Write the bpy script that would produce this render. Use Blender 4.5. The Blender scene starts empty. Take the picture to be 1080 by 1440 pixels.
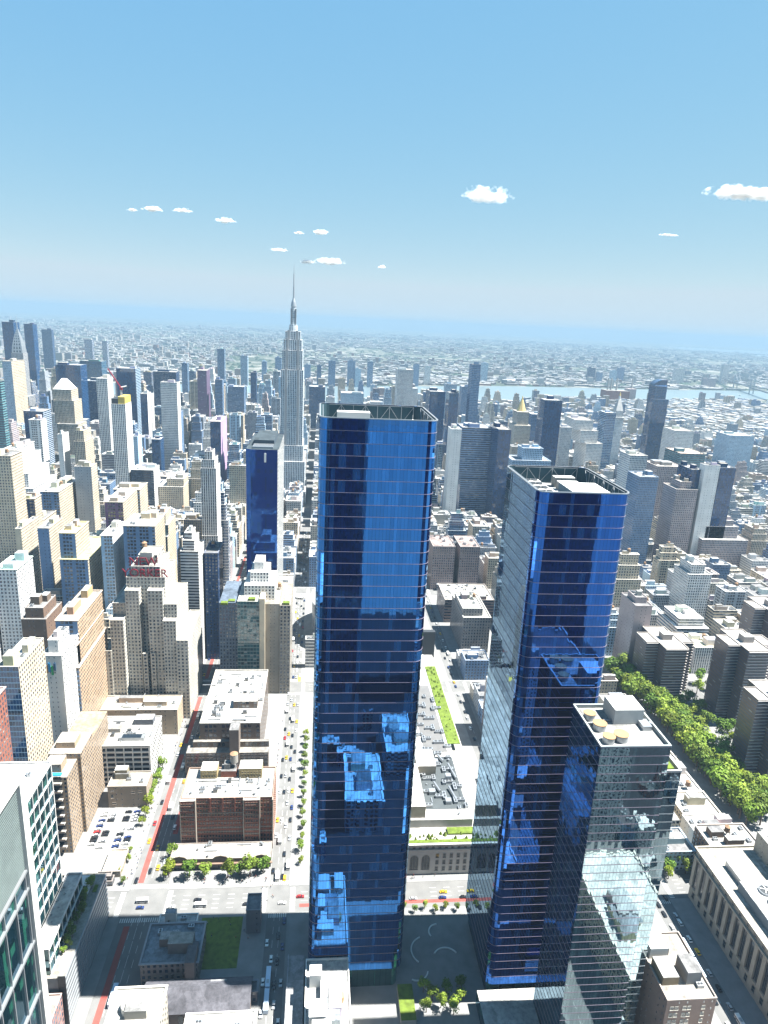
import bpy, math, random
import numpy as np
from mathutils import Matrix, Vector

# ------------------------------------------------------------------ camera, sky, sun, exposure
S = bpy.context.scene
COL = S.collection
CP = Vector((66.867, 53.994, 345.755)); CF = 960.643 / 1440.0
FW = Vector((0.95867, -0.09672, -0.26756)); RT = Vector((-0.08737, -0.99508, 0.04669)); UPV = Vector((0.27076, 0.02138, 0.96241))
cd = bpy.data.cameras.new('camera'); cam = bpy.data.objects.new('camera', cd); COL.objects.link(cam)
cd.sensor_fit = 'VERTICAL'; cd.sensor_height = 36.0; cd.sensor_width = 27.0; cd.lens = 36.0 * CF
cd.clip_start = 0.5; cd.clip_end = 200000.0
cam.matrix_world = Matrix(((RT.x, UPV.x, -FW.x, CP.x), (RT.y, UPV.y, -FW.y, CP.y), (RT.z, UPV.z, -FW.z, CP.z), (0, 0, 0, 1)))
S.camera = cam
# the sun stands almost on the street grid's south (-Y); shadows run up to +Y
SUN_EL = math.radians(63.0); SUN_OFF = math.radians(1.5)
sdir = Vector((-math.sin(SUN_OFF) * math.cos(SUN_EL), -math.cos(SUN_OFF) * math.cos(SUN_EL), math.sin(SUN_EL)))
W = bpy.data.worlds.new('World'); S.world = W; W.use_nodes = True
wn = W.node_tree.nodes; wn.clear()
sky = wn.new('ShaderNodeTexSky'); sky.sky_type = 'NISHITA'; sky.sun_disc = False
sky.sun_elevation = SUN_EL; sky.sun_rotation = math.atan2(sdir.x, sdir.y)
sky.altitude = 300; sky.air_density = 0.8; sky.dust_density = 0.0; sky.ozone_density = 6.0
bg = wn.new('ShaderNodeBackground'); bg.inputs['Strength'].default_value = 0.0525
wo = wn.new('ShaderNodeOutputWorld')
# hazy summer air: the sky's own gradient, softened channel by channel
sp_ = wn.new('ShaderNodeSeparateColor'); cb_ = wn.new('ShaderNodeCombineColor'); W.node_tree.links.new(sky.outputs[0], sp_.inputs[0])
for i_, (pw, gain, top_) in enumerate(((0.68, 1.10, 2.8), (0.33, 1.97, 3.45), (0.05, 3.5, 3.85))):
    a_ = wn.new('ShaderNodeMath'); a_.operation = 'POWER'; a_.inputs[1].default_value = pw; W.node_tree.links.new(sp_.outputs[i_], a_.inputs[0])
    m_ = wn.new('ShaderNodeMath'); m_.operation = 'MULTIPLY'; m_.inputs[1].default_value = gain; W.node_tree.links.new(a_.outputs[0], m_.inputs[0])
    c_ = wn.new('ShaderNodeMath'); c_.operation = 'MINIMUM'; c_.inputs[1].default_value = top_; W.node_tree.links.new(m_.outputs[0], c_.inputs[0]); W.node_tree.links.new(c_.outputs[0], cb_.inputs[i_])
W.node_tree.links.new(cb_.outputs[0], bg.inputs[0]); W.node_tree.links.new(bg.outputs[0], wo.inputs[0])
sl = bpy.data.lights.new('sun', 'SUN'); sl.energy = 5.0; sl.angle = math.radians(0.5); sl.color = (1.0, 0.965, 0.90)
sun = bpy.data.objects.new('sun', sl); COL.objects.link(sun)
sun.rotation_euler = (-sdir).to_track_quat('-Z', 'Y').to_euler()
vs = S.view_settings; vs.view_transform = 'Standard'; vs.look = 'None'; vs.exposure = 2.1; vs.gamma = 1.0; vs.use_curve_mapping = False
S.cycles.volume_bounces = 1; S.cycles.max_bounces = 7; S.cycles.diffuse_bounces = 2; S.cycles.glossy_bounces = 4
S.cycles.transparent_max_bounces = 12; S.cycles.sample_clamp_indirect = 8.0; S.cycles.caustics_reflective = False

rng = random.Random(7)

# ------------------------------------------------------------------ materials
def newmat(name):
    m = bpy.data.materials.new(name); m.use_nodes = True
    return m, m.node_tree.nodes, m.node_tree.links, m.node_tree.nodes['Principled BSDF']
def plain(name, col, rough=0.8, metal=0.0, noise=0.0, scale=0.3, spec=0.3):
    m, N, L, B = newmat(name)
    B.inputs['Base Color'].default_value = (*col, 1); B.inputs['Roughness'].default_value = rough
    B.inputs['Metallic'].default_value = metal; B.inputs['Specular IOR Level'].default_value = spec
    if noise:
        tc = N.new('ShaderNodeNewGeometry'); nz = N.new('ShaderNodeTexNoise'); nz.inputs['Scale'].default_value = scale; nz.inputs['Detail'].default_value = 4
        mr = N.new('ShaderNodeMapRange'); mr.inputs['From Min'].default_value = 0.3; mr.inputs['From Max'].default_value = 0.7
        mr.inputs['To Min'].default_value = 1 - noise; mr.inputs['To Max'].default_value = 1 + noise
        mx = N.new('ShaderNodeVectorMath'); mx.operation = 'SCALE'; mx.inputs[0].default_value = col
        L.new(tc.outputs['Position'], nz.inputs['Vector']); L.new(nz.outputs[0], mr.inputs[0]); L.new(mr.outputs[0], mx.inputs['Scale']); L.new(mx.outputs[0], B.inputs['Base Color'])
    return m
def tinted(name, rough=0.85, noise=0.12, scale=0.15, spec=0.25):
    m, N, L, B = newmat(name)
    at = N.new('ShaderNodeAttribute'); at.attribute_name = 'tint'
    g = N.new('ShaderNodeNewGeometry'); nz = N.new('ShaderNodeTexNoise'); nz.inputs['Scale'].default_value = scale; nz.inputs['Detail'].default_value = 5
    mr = N.new('ShaderNodeMapRange'); mr.inputs['From Min'].default_value = 0.3; mr.inputs['From Max'].default_value = 0.7
    mr.inputs['To Min'].default_value = 1 - noise; mr.inputs['To Max'].default_value = 1 + noise
    mx = N.new('ShaderNodeVectorMath'); mx.operation = 'SCALE'
    L.new(g.outputs['Position'], nz.inputs['Vector']); L.new(nz.outputs[0], mr.inputs[0]); L.new(at.outputs['Color'], mx.inputs[0]); L.new(mr.outputs[0], mx.inputs['Scale'])
    L.new(mx.outputs[0], B.inputs['Base Color']); B.inputs['Roughness'].default_value = rough; B.inputs['Specular IOR Level'].default_value = spec
    return m
def mth(N, L, op, a, b=None, c=None):
    n = N.new('ShaderNodeMath'); n.operation = op
    for i, v in enumerate((a, b, c)):
        if v is None: continue
        if isinstance(v, (int, float)): n.inputs[i].default_value = v
        else: L.new(v, n.inputs[i])
    return n.outputs[0]
def facade(name, ww, wh, glass=(0.012, 0.03, 0.06), lite=0.15, grough=0.12, wrough=0.85, band=0.0, pier=0):
    """walls in UV cells: one cell is one bay by one storey; the wall colour is the mesh's tint"""
    m, N, L, B = newmat(name)
    uv = N.new('ShaderNodeUVMap'); sp = N.new('ShaderNodeSeparateXYZ'); L.new(uv.outputs[0], sp.inputs[0])
    u, v = sp.outputs[0], sp.outputs[1]
    fu = mth(N, L, 'FRACT', u); fv = mth(N, L, 'FRACT', v)
    au = mth(N, L, 'ABSOLUTE', mth(N, L, 'SUBTRACT', fu, 0.5)); av = mth(N, L, 'ABSOLUTE', mth(N, L, 'SUBTRACT', fv, 0.52))
    mask = mth(N, L, 'MULTIPLY', mth(N, L, 'LESS_THAN', au, ww / 2), mth(N, L, 'LESS_THAN', av, wh / 2))
    if pier:   # every pier-th bay stays solid
        pu = mth(N, L, 'FRACT', mth(N, L, 'DIVIDE', mth(N, L, 'FLOOR', u), float(pier)))
        mask = mth(N, L, 'MULTIPLY', mask, mth(N, L, 'GREATER_THAN', mth(N, L, 'ADD', pu, 0.01), 1.0 / pier))
    cx = N.new('ShaderNodeCombineXYZ'); oi = N.new('ShaderNodeObjectInfo')
    L.new(mth(N, L, 'FLOOR', u), cx.inputs[0]); L.new(mth(N, L, 'FLOOR', v), cx.inputs[1]); L.new(mth(N, L, 'MULTIPLY', oi.outputs['Random'], 91.0), cx.inputs[2])
    wnz = N.new('ShaderNodeTexWhiteNoise'); L.new(cx.outputs[0], wnz.inputs[0])
    # blinds behind some panes
    bl = mth(N, L, 'MULTIPLY', mth(N, L, 'GREATER_THAN', wnz.outputs['Value'], 1 - lite), mth(N, L, 'GREATER_THAN', fv, 0.5))
    gm = N.new('ShaderNodeMix'); gm.data_type = 'RGBA'; gm.inputs[6].default_value = (*glass, 1); gm.inputs[7].default_value = (0.16, 0.16, 0.15, 1); L.new(bl, gm.inputs[0])
    gs = N.new('ShaderNodeVectorMath'); gs.operation = 'SCALE'; L.new(gm.outputs[2], gs.inputs[0])
    L.new(mth(N, L, 'MULTIPLY_ADD', wnz.outputs['Value'], 1.1, 0.45), gs.inputs['Scale'])
    at = N.new('ShaderNodeAttribute'); at.attribute_name = 'tint'
    g = N.new('ShaderNodeNewGeometry'); nz = N.new('ShaderNodeTexNoise'); nz.inputs['Scale'].default_value = 0.06; nz.inputs['Detail'].default_value = 6; nz.inputs['Roughness'].default_value = 0.65
    L.new(g.outputs['Position'], nz.inputs['Vector'])
    ws = N.new('ShaderNodeVectorMath'); ws.operation = 'SCALE'; L.new(at.outputs['Color'], ws.inputs[0])
    wv = mth(N, L, 'MULTIPLY_ADD', nz.outputs[0], 0.7, 0.65)
    if band: wv = mth(N, L, 'MULTIPLY', wv, mth(N, L, 'MULTIPLY_ADD', mth(N, L, 'GREATER_THAN', av, 0.5 - band), 0.25, 0.9))
    L.new(wv, ws.inputs['Scale'])
    mx = N.new('ShaderNodeMix'); mx.data_type = 'RGBA'; L.new(mask, mx.inputs[0]); L.new(ws.outputs[0], mx.inputs[6]); L.new(gs.outputs[0], mx.inputs[7])
    L.new(mx.outputs[2], B.inputs['Base Color'])
    L.new(mth(N, L, 'MULTIPLY_ADD', mask, grough - wrough, wrough), B.inputs['Roughness'])
    L.new(mth(N, L, 'MULTIPLY_ADD', mask, 0.8, 0.2), B.inputs['Specular IOR Level'])
    bp = N.new('ShaderNodeBump'); bp.inputs['Strength'].default_value = 0.35; bp.inputs['Distance'].default_value = 0.3; bp.invert = True
    L.new(mask, bp.inputs['Height']); L.new(bp.outputs[0], B.inputs['Normal'])
    return m
def curtain(name, deep, refl, tilt=0.005, bright=0.5, mull=0.06, rough=0.02, lightcol=(0.05, 0.10, 0.16)):
    """mirror curtain wall: dark interior under a tinted reflecting coat, every pane leaning its own way"""
    m, N, L, B = newmat(name); N.remove(B); out = N['Material Output']
    uv = N.new('ShaderNodeUVMap'); sp = N.new('ShaderNodeSeparateXYZ'); L.new(uv.outputs[0], sp.inputs[0])
    u, v = sp.outputs[0], sp.outputs[1]
    fl = N.new('ShaderNodeVectorMath'); fl.operation = 'FLOOR'; L.new(uv.outputs[0], fl.inputs[0])
    wnz = N.new('ShaderNodeTexWhiteNoise'); L.new(fl.outputs[0], wnz.inputs[0])
    fu = mth(N, L, 'ABSOLUTE', mth(N, L, 'SUBTRACT', mth(N, L, 'FRACT', u), 0.5)); fv = mth(N, L, 'FRACT', v)
    mul = mth(N, L, 'GREATER_THAN', fu, 0.5 - mull)
    # pane normals
    g = N.new('ShaderNodeNewGeometry')
    nz = N.new('ShaderNodeTexNoise'); nz.inputs['Scale'].default_value = 0.35; L.new(g.outputs['Position'], nz.inputs['Vector'])
    d1 = N.new('ShaderNodeVectorMath'); d1.operation = 'SUBTRACT'; L.new(wnz.outputs['Color'], d1.inputs[0]); d1.inputs[1].default_value = (0.5, 0.5, 0.5)
    d2 = N.new('ShaderNodeVectorMath'); d2.operation = 'SUBTRACT'; L.new(nz.outputs['Color'], d2.inputs[0]); d2.inputs[1].default_value = (0.5, 0.5, 0.5)
    d3 = N.new('ShaderNodeVectorMath'); d3.operation = 'ADD'; L.new(d1.outputs[0], d3.inputs[0]); L.new(d2.outputs[0], d3.inputs[1])
    d4 = N.new('ShaderNodeVectorMath'); d4.operation = 'SCALE'; L.new(d3.outputs[0], d4.inputs[0]); d4.inputs['Scale'].default_value = tilt
    d5 = N.new('ShaderNodeVectorMath'); d5.operation = 'ADD'; L.new(d4.outputs[0], d5.inputs[0]); L.new(g.outputs['Normal'], d5.inputs[1])
    d6 = N.new('ShaderNodeVectorMath'); d6.operation = 'NORMALIZE'; L.new(d5.outputs[0], d6.inputs[0])
    nrm = d6.outputs[0]
    df = N.new('ShaderNodeBsdfDiffuse')
    # rooms and columns seen behind the coat: broad vertical strips some storeys tall
    r2 = N.new('ShaderNodeCombineXYZ'); L.new(mth(N, L, 'FLOOR', mth(N, L, 'DIVIDE', u, 2.0)), r2.inputs[0]); L.new(mth(N, L, 'FLOOR', v), r2.inputs[1])
    w2 = N.new('ShaderNodeTexWhiteNoise'); L.new(r2.outputs[0], w2.inputs[0])
    colm = mth(N, L, 'LESS_THAN', mth(N, L, 'FRACT', mth(N, L, 'DIVIDE', u, 9.0)), 0.12)
    room = mth(N, L, 'MAXIMUM', mth(N, L, 'GREATER_THAN', w2.outputs['Value'], 0.93), mth(N, L, 'MULTIPLY', colm, mth(N, L, 'GREATER_THAN', w2.outputs['Value'], 0.35)))
    mx = N.new('ShaderNodeMix'); mx.data_type = 'RGBA'; mx.inputs[6].default_value = (*deep, 1); mx.inputs[7].default_value = (*lightcol, 1)
    L.new(mth(N, L, 'MULTIPLY', room, 0.8), mx.inputs[0])
    L.new(mx.outputs[2], df.inputs[0])
    lwt = N.new('ShaderNodeLayerWeight'); lwt.inputs['Blend'].default_value = .5; gz = N.new('ShaderNodeMapRange'); gz.interpolation_type = 'SMOOTHSTEP'; gz.inputs['From Min'].default_value = .42; gz.inputs['From Max'].default_value = .78; L.new(lwt.outputs['Facing'], gz.inputs[0])
    rc = N.new('ShaderNodeMix'); rc.data_type = 'RGBA'; L.new(gz.outputs[0], rc.inputs[0]); rc.inputs[6].default_value = (*refl, 1); rc.inputs[7].default_value = (.25, .38, .50, 1)
    gl = N.new('ShaderNodeBsdfGlossy'); L.new(rc.outputs[2], gl.inputs['Color']); gl.inputs['Roughness'].default_value = rough; L.new(nrm, gl.inputs['Normal'])
    fr = N.new('ShaderNodeFresnel'); fr.inputs['IOR'].default_value = 1.6; L.new(nrm, fr.inputs['Normal'])
    fac = mth(N, L, 'MINIMUM', 0.95, mth(N, L, 'ADD', mth(N, L, 'MULTIPLY_ADD', gz.outputs[0], 0.16, bright), mth(N, L, 'MULTIPLY', fr.outputs[0], 1 - bright)))
    fac = mth(N, L, 'MULTIPLY', fac, mth(N, L, 'MULTIPLY_ADD', wnz.outputs['Value'], .22, .82))
    fac = mth(N, L, 'MULTIPLY', fac, mth(N, L, 'SUBTRACT', 1.0, mth(N, L, 'MULTIPLY', mul, 0.45)))
    ms = N.new('ShaderNodeMixShader'); L.new(fac, ms.inputs[0]); L.new(df.outputs[0], ms.inputs[1]); L.new(gl.outputs[0], ms.inputs[2])
    L.new(ms.outputs[0], out.inputs['Surface'])
    return m

M = {}
M['P'] = facade('punched', 0.5, 0.56)
M['L'] = facade('loft', 0.74, 0.62, pier=4, glass=(0.02, 0.035, 0.055))
M['S'] = facade('ribbon', 1.1, 0.5, glass=(0.02, 0.035, 0.06), grough=0.1)
M['V'] = facade('vertical', 0.5, 0.86, glass=(0.03, 0.05, 0.08))
M['G'] = facade('grid', 0.62, 0.66, glass=(0.05, 0.09, 0.14), lite=0.25)
M['B'] = facade('balcony', 1.1, 0.56, glass=(0.02, 0.025, 0.05), lite=0.08, grough=0.3, band=0.12)
M['K'] = facade('blank', 0.16, 0.3, pier=3)
M['C'] = facade('glassy', 0.93, 0.84, glass=(0.008, 0.045, 0.12), lite=0.0, grough=0.04)
M['T'] = facade('tealglass', 0.92, 0.8, glass=(0.02, 0.075, 0.085), lite=0.12, grough=0.04)
def roofing():
    m, N, L, B = newmat('roofing'); at = N.new('ShaderNodeAttribute'); at.attribute_name = 'tint'; g = N.new('ShaderNodeNewGeometry')
    v = N.new('ShaderNodeTexVoronoi'); v.inputs['Scale'].default_value = .11; v.distance = 'CHEBYCHEV'; L.new(g.outputs['Position'], v.inputs['Vector'])
    sp = N.new('ShaderNodeSeparateColor'); L.new(v.outputs['Color'], sp.inputs[0])
    n1 = N.new('ShaderNodeTexNoise'); n1.inputs['Scale'].default_value = .35; n1.inputs['Detail'].default_value = 6; n1.inputs['Roughness'].default_value = .7; L.new(g.outputs['Position'], n1.inputs['Vector'])
    n2 = N.new('ShaderNodeTexNoise'); n2.inputs['Scale'].default_value = .07; n2.inputs['Detail'].default_value = 3; L.new(g.outputs['Position'], n2.inputs['Vector'])
    a = mth(N, L, 'MULTIPLY_ADD', mth(N, L, 'GREATER_THAN', sp.outputs[0], .7), -.22, 1.0)
    st = N.new('ShaderNodeMapRange'); L.new(n1.outputs[0], st.inputs[0]); st.inputs['From Min'].default_value = .35; st.inputs['From Max'].default_value = .6; st.inputs['To Min'].default_value = .62; st.inputs['To Max'].default_value = 1.08
    s2 = N.new('ShaderNodeMapRange'); L.new(n2.outputs[0], s2.inputs[0]); s2.inputs['From Min'].default_value = .3; s2.inputs['From Max'].default_value = .7; s2.inputs['To Min'].default_value = .75; s2.inputs['To Max'].default_value = 1.15
    k = mth(N, L, 'MULTIPLY', mth(N, L, 'MULTIPLY', a, st.outputs[0]), s2.outputs[0])
    mx = N.new('ShaderNodeVectorMath'); mx.operation = 'SCALE'; L.new(at.outputs['Color'], mx.inputs[0]); L.new(k, mx.inputs['Scale']); L.new(mx.outputs[0], B.inputs['Base Color']); B.inputs['Roughness'].default_value = .9; B.inputs['Specular IOR Level'].default_value = .2
    return m
M['roof'] = roofing()
M['stone'] = tinted('stonework', 0.85, 0.1, 0.2)
M['conc'] = plain('concrete', (0.27, 0.26, 0.24), 0.9, noise=0.15)
M['white'] = plain('whitepaint', (0.58, 0.58, 0.56), 0.6)
M['metal'] = plain('galvanised', (0.34, 0.36, 0.38), 0.4, 0.6)
M['darkmetal'] = plain('darkmetal', (0.05, 0.055, 0.06), 0.5, 0.3)
M['wood'] = plain('tankwood', (0.24, 0.15, 0.09), 0.85, noise=0.2, scale=2)
M['pane'] = plain('pane', (0.012, 0.02, 0.03), 0.08, spec=0.6)
M['frame'] = plain('frame', (0.36, 0.34, 0.3), 0.7)
M['pinkline'] = plain('slabedge', (0.22, 0.18, 0.22), 0.5, 0.1)
M['glassA'] = curtain('towerglass', (0.0003, 0.003, 0.030), (0.075, 0.33, 0.90), 0.0045, 0.44, lightcol=(0.02, 0.09, 0.24))
M['glassB'] = curtain('towerglassdeep', (0.0003, 0.002, 0.026), (0.065, 0.25, 0.86), 0.005, 0.40, lightcol=(0.015, 0.07, 0.2))
M['glassE'] = curtain('apartmentglass', (0.004, 0.022, 0.035), (0.62, 0.82, 0.9), 0.012, 0.42, lightcol=(0.05, 0.10, 0.11))
M['glassP'] = curtain('slabglass', (0.001, 0.014, 0.13), (0.08, 0.28, 0.8), 0.004, 0.15, lightcol=(0.004, 0.015, 0.08))
M['glassT'] = curtain('latticeglass', (0.006, 0.03, 0.035), (0.45, 0.65, 0.66), 0.01, 0.3, lightcol=(0.04, 0.16, 0.13))
M['glassD'] = curtain('darkoffice', (0.003, 0.014, 0.018), (0.30, 0.42, 0.45), 0.008, 0.16, lightcol=(0.02, 0.12, 0.08))
M['car'] = tinted('carpaint', 0.25, 0.0, 1.0, 0.6)
M['asphalt'] = plain('asphalt', (0.17, 0.165, 0.155), 0.95, noise=0.15, scale=0.08)
M['pave'] = plain('paving', (0.19, 0.192, 0.19), 0.92, noise=0.14, scale=0.15)
M['paint'] = plain('roadpaint', (0.5, 0.5, 0.48), 0.8)
M['red'] = plain('busred', (0.26, 0.06, 0.05), 0.9, noise=0.12, scale=0.2)
M['yellowp'] = plain('yellowpaint', (0.6, 0.5, 0.06), 0.9)
M['grass'] = plain('turf', (0.09, 0.13, 0.018), 0.95, noise=0.3, scale=0.4)
M['gold'] = plain('gilding', (0.65, 0.48, 0.2), 0.4, 0.3)
M['railyard_shade'] = plain('railyard_shade', (.011, .012, .016), .95, noise=.3, scale=.1)  # rail yard colour, near black with tower shade put in
M['redsign'] = plain('redsign', (0.22, 0.014, 0.03), 0.5)
M['leafmass'] = plain('leafmass', (.022, .042, .028), .95, noise=.3, scale=.05)

# ------------------------------------------------------------------ mesh building
class MB:
    """collects faces with per-face material, tint and UV; build() links ONE mesh object"""
    def __init__(s): s.v = []; s.f = []; s.m = []; s.t = []; s.uv = []; s.mats = []; s.smooth = False
    def mi(s, k):
        if k not in s.mats: s.mats.append(k)
        return s.mats.index(k)
    def face(s, pts, mat, tint=(1, 1, 1), uv=None):
        i = len(s.v); s.v += [tuple(p) for p in pts]; n = len(pts)
        s.f.append(tuple(range(i, i + n))); s.m.append(s.mi(mat)); s.t.append(tint)
        s.uv += uv if uv else [(0, 0)] * n
    def wall(s, a, b, z0, z1, mat, tint, bay=3.0, fl=3.5):
        """vertical face from a to b (outside on the right when walking a to b is flipped: a->b counter-clockwise seen from above)"""
        w = math.hypot(b[0] - a[0], b[1] - a[1]); nu = max(1, round(w / bay)); nv = max(1, round((z1 - z0) / fl))
        s.face([(a[0], a[1], z0), (b[0], b[1], z0), (b[0], b[1], z1), (a[0], a[1], z1)], mat, tint, [(0, 0), (nu, 0), (nu, nv), (0, nv)])
    def prism(s, poly, z0, z1, mat, tint=(1, 1, 1), top=None, ttint=None, bay=3.0, fl=3.5, poly2=None):
        p2 = poly2 or poly; n = len(poly)
        for i in range(n):
            a, b = poly[i], poly[(i + 1) % n]; c, d = p2[(i + 1) % n], p2[i]
            w = math.hypot(b[0] - a[0], b[1] - a[1]); nu = max(1, round(w / bay)); nv = max(1, round((z1 - z0) / fl))
            s.face([(a[0], a[1], z0), (b[0], b[1], z0), (c[0], c[1], z1), (d[0], d[1], z1)], mat, tint, [(0, 0), (nu, 0), (nu, nv), (0, nv)])
        if top: s.face([(q[0], q[1], z1) for q in p2], top, ttint or tint)
    def box(s, x0, x1, y0, y1, z0, z1, mat, tint=(1, 1, 1), top=None, ttint=None, bay=3.0, fl=3.5, bottom=False):
        s.prism([(x0, y0), (x1, y0), (x1, y1), (x0, y1)], z0, z1, mat, tint, top or mat, ttint, bay, fl)
        if bottom: s.face([(x0, y0, z0), (x0, y1, z0), (x1, y1, z0), (x1, y0, z0)], mat, tint)
    def cyl(s, x, y, z0, z1, r0, r1=None, mat='white', tint=(1, 1, 1), n=12, top=None, bay=3.0, fl=3.5):
        r1 = r0 if r1 is None else r1
        p = [(x + r0 * math.cos(2 * math.pi * i / n), y + r0 * math.sin(2 * math.pi * i / n)) for i in range(n)]
        q = [(x + r1 * math.cos(2 * math.pi * i / n), y + r1 * math.sin(2 * math.pi * i / n)) for i in range(n)]
        s.prism(p, z0, z1, mat, tint, top or mat, tint, bay, fl, q)
    def tube(s, a, b, r, mat, tint=(1, 1, 1), n=4):
        a = Vector(a); b = Vector(b); d = (b - a).normalized()
        e = d.orthogonal().normalized(); f = d.cross(e)
        R = [[c + (e * math.cos(2 * math.pi * i / n) + f * math.sin(2 * math.pi * i / n)) * r for i in range(n)] for c in (a, b)]
        for i in range(n): s.face([R[0][i], R[0][(i + 1) % n], R[1][(i + 1) % n], R[1][i]], mat, tint)
        s.face(R[0][::-1], mat, tint); s.face(R[1], mat, tint)
    def mesh(s, name):
        me = bpy.data.meshes.new(name); me.from_pydata(s.v, [], s.f)
        for k in s.mats: me.materials.append(M[k])
        me.polygons.foreach_set('material_index', s.m)
        uvl = me.uv_layers.new(name='UVMap'); uvl.data.foreach_set('uv', np.array(s.uv, np.float32).ravel())
        ca = me.color_attributes.new('tint', 'FLOAT_COLOR', 'CORNER')
        c = np.ones((len(s.uv), 4), np.float32); c[:, :3] = np.repeat(np.array([t[:3] for t in s.t], np.float32), [len(f) for f in s.f], axis=0)
        ca.data.foreach_set('color', c.ravel())
        if s.smooth: me.polygons.foreach_set('use_smooth', [True] * len(s.f))
        me.update(); return me
    def build(s, name, parent=None, loc=None):
        o = bpy.data.objects.new(name, s.mesh(name)); COL.objects.link(o)
        if loc: o.location = loc
        if parent: o.parent = parent
        return o
def tag(o, label=None, cat=None, group=None, kind=None):
    if label: o['label'] = label
    if cat: o['category'] = cat
    if group: o['group'] = group
    if kind: o['kind'] = kind
    return o
def thing(name, label, cat, loc=(0, 0, 0), group=None):
    o = bpy.data.objects.new(name, None); COL.objects.link(o); o.location = loc; o.empty_display_size = 3
    return tag(o, label, cat, group)
def struct(name, mb): return tag(mb.build(name), kind='structure')
def inst(name, mesh, parent=None, loc=(0, 0, 0), rz=0.0, sc=None):
    o = bpy.data.objects.new(name, mesh); COL.objects.link(o); o.location = loc; o.rotation_euler = (0, 0, rz)
    if sc: o.scale = sc
    if parent: o.parent = parent
    return o

# wall colours; blue shade of distant fronts put into slate, paleblue and grey
C_ = dict(cream=(.54, .46, .34), tan=(.42, .34, .25), white=(.70, .69, .66), grey=(.33, .36, .39), brown=(.17, .115, .085), brick=(.26, .10, .07),
          pink=(.40, .33, .32), slate=(.15, .24, .38), dark=(.045, .065, .10), navy=(.012, .04, .11), purple=(.22, .13, .22), paleblue=(.36, .50, .62),
          teal=(.10, .22, .24), limestone=(.47, .43, .36), orange=(.40, .29, .19))
C_ = {k_: tuple(q_ * .95 for q_ in v_) for k_, v_ in C_.items()}
ROOFS = [(.62, .60, .56), (.52, .50, .47), (.40, .39, .37), (.70, .69, .66), (.30, .29, .28), (.58, .53, .46), (.46, .48, .50)]
ROOFS = [(v_[0] * .58, v_[1] * .60, v_[2] * .63) for v_ in ROOFS]

# shared roof furniture
def tank_mesh():
    b = MB()
    for dx in (-1.2, 1.2):
        for dy in (-1.2, 1.2): b.box(dx - .12, dx + .12, dy - .12, dy + .12, 0, 3.0, 'darkmetal')
    b.box(-1.7, 1.7, -1.7, 1.7, 3.0, 3.25, 'darkmetal')
    b.cyl(0, 0, 3.25, 6.6, 1.75, mat='wood', n=12); b.cyl(0, 0, 6.6, 7.9, 1.95, .05, mat='wood', n=12)
    return b.mesh('water_tank')
TANK = tank_mesh()
def ac_mesh():
    b = MB(); b.box(-1.6, 1.6, -1.1, 1.1, 0, 1.7, 'metal'); b.cyl(-.7, 0, 1.7, 1.95, .55, mat='darkmetal', n=8); b.cyl(.7, 0, 1.7, 1.95, .55, mat='darkmetal', n=8)
    return b.mesh('rooftop_unit')
ACM = ac_mesh()

def roof_mesh(b, x0, x1, y0, y1, H, rc, wc, par=1.0, th=.45, oh=.12):
    """flat roof sunk behind a parapet with a coping"""
    zf = H - par + .05; b.face([(x0 + th, y0 + th, zf), (x1 - th, y0 + th, zf), (x1 - th, y1 - th, zf), (x0 + th, y1 - th, zf)], 'roof', rc)
    o = [(x0 - oh, y0 - oh), (x1 + oh, y0 - oh), (x1 + oh, y1 + oh), (x0 - oh, y1 + oh)]; i_ = [(x0 + th, y0 + th), (x1 - th, y0 + th), (x1 - th, y1 - th), (x0 + th, y1 - th)]
    cc = tuple(min(.8, c * 1.1 + .03) for c in wc)
    for k in range(4):
        a, c2 = o[k], o[(k + 1) % 4]; d, e = i_[(k + 1) % 4], i_[k]
        b.face([(*a, H + .02), (*c2, H + .02), (*d, H + .02), (*e, H + .02)], 'stone', cc)
        b.face([(*a, H - .5), (*c2, H - .5), (*c2, H + .02), (*a, H + .02)], 'stone', cc)
        if oh > .2: w_ = [(x0, y0), (x1, y0), (x1, y1), (x0, y1)]; p_, q_ = w_[k], w_[(k + 1) % 4]; b.face([(*p_, H - 1.1), (*q_, H - 1.1), (*c2, H - .5), (*a, H - .5)], 'stone', wc)
        b.face([(*d, H - par), (*e, H - par), (*e, H + .02), (*d, H + .02)][::1], 'stone', wc)
STY = dict(P=(3.0, 3.4), L=(3.2, 3.8), S=(4, 3.7), V=(2.6, 3.6), G=(2.4, 3.5), B=(4, 3.1), K=(4, 4), C=(1.8, 3.9), T=(2.2, 3.6))
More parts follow.
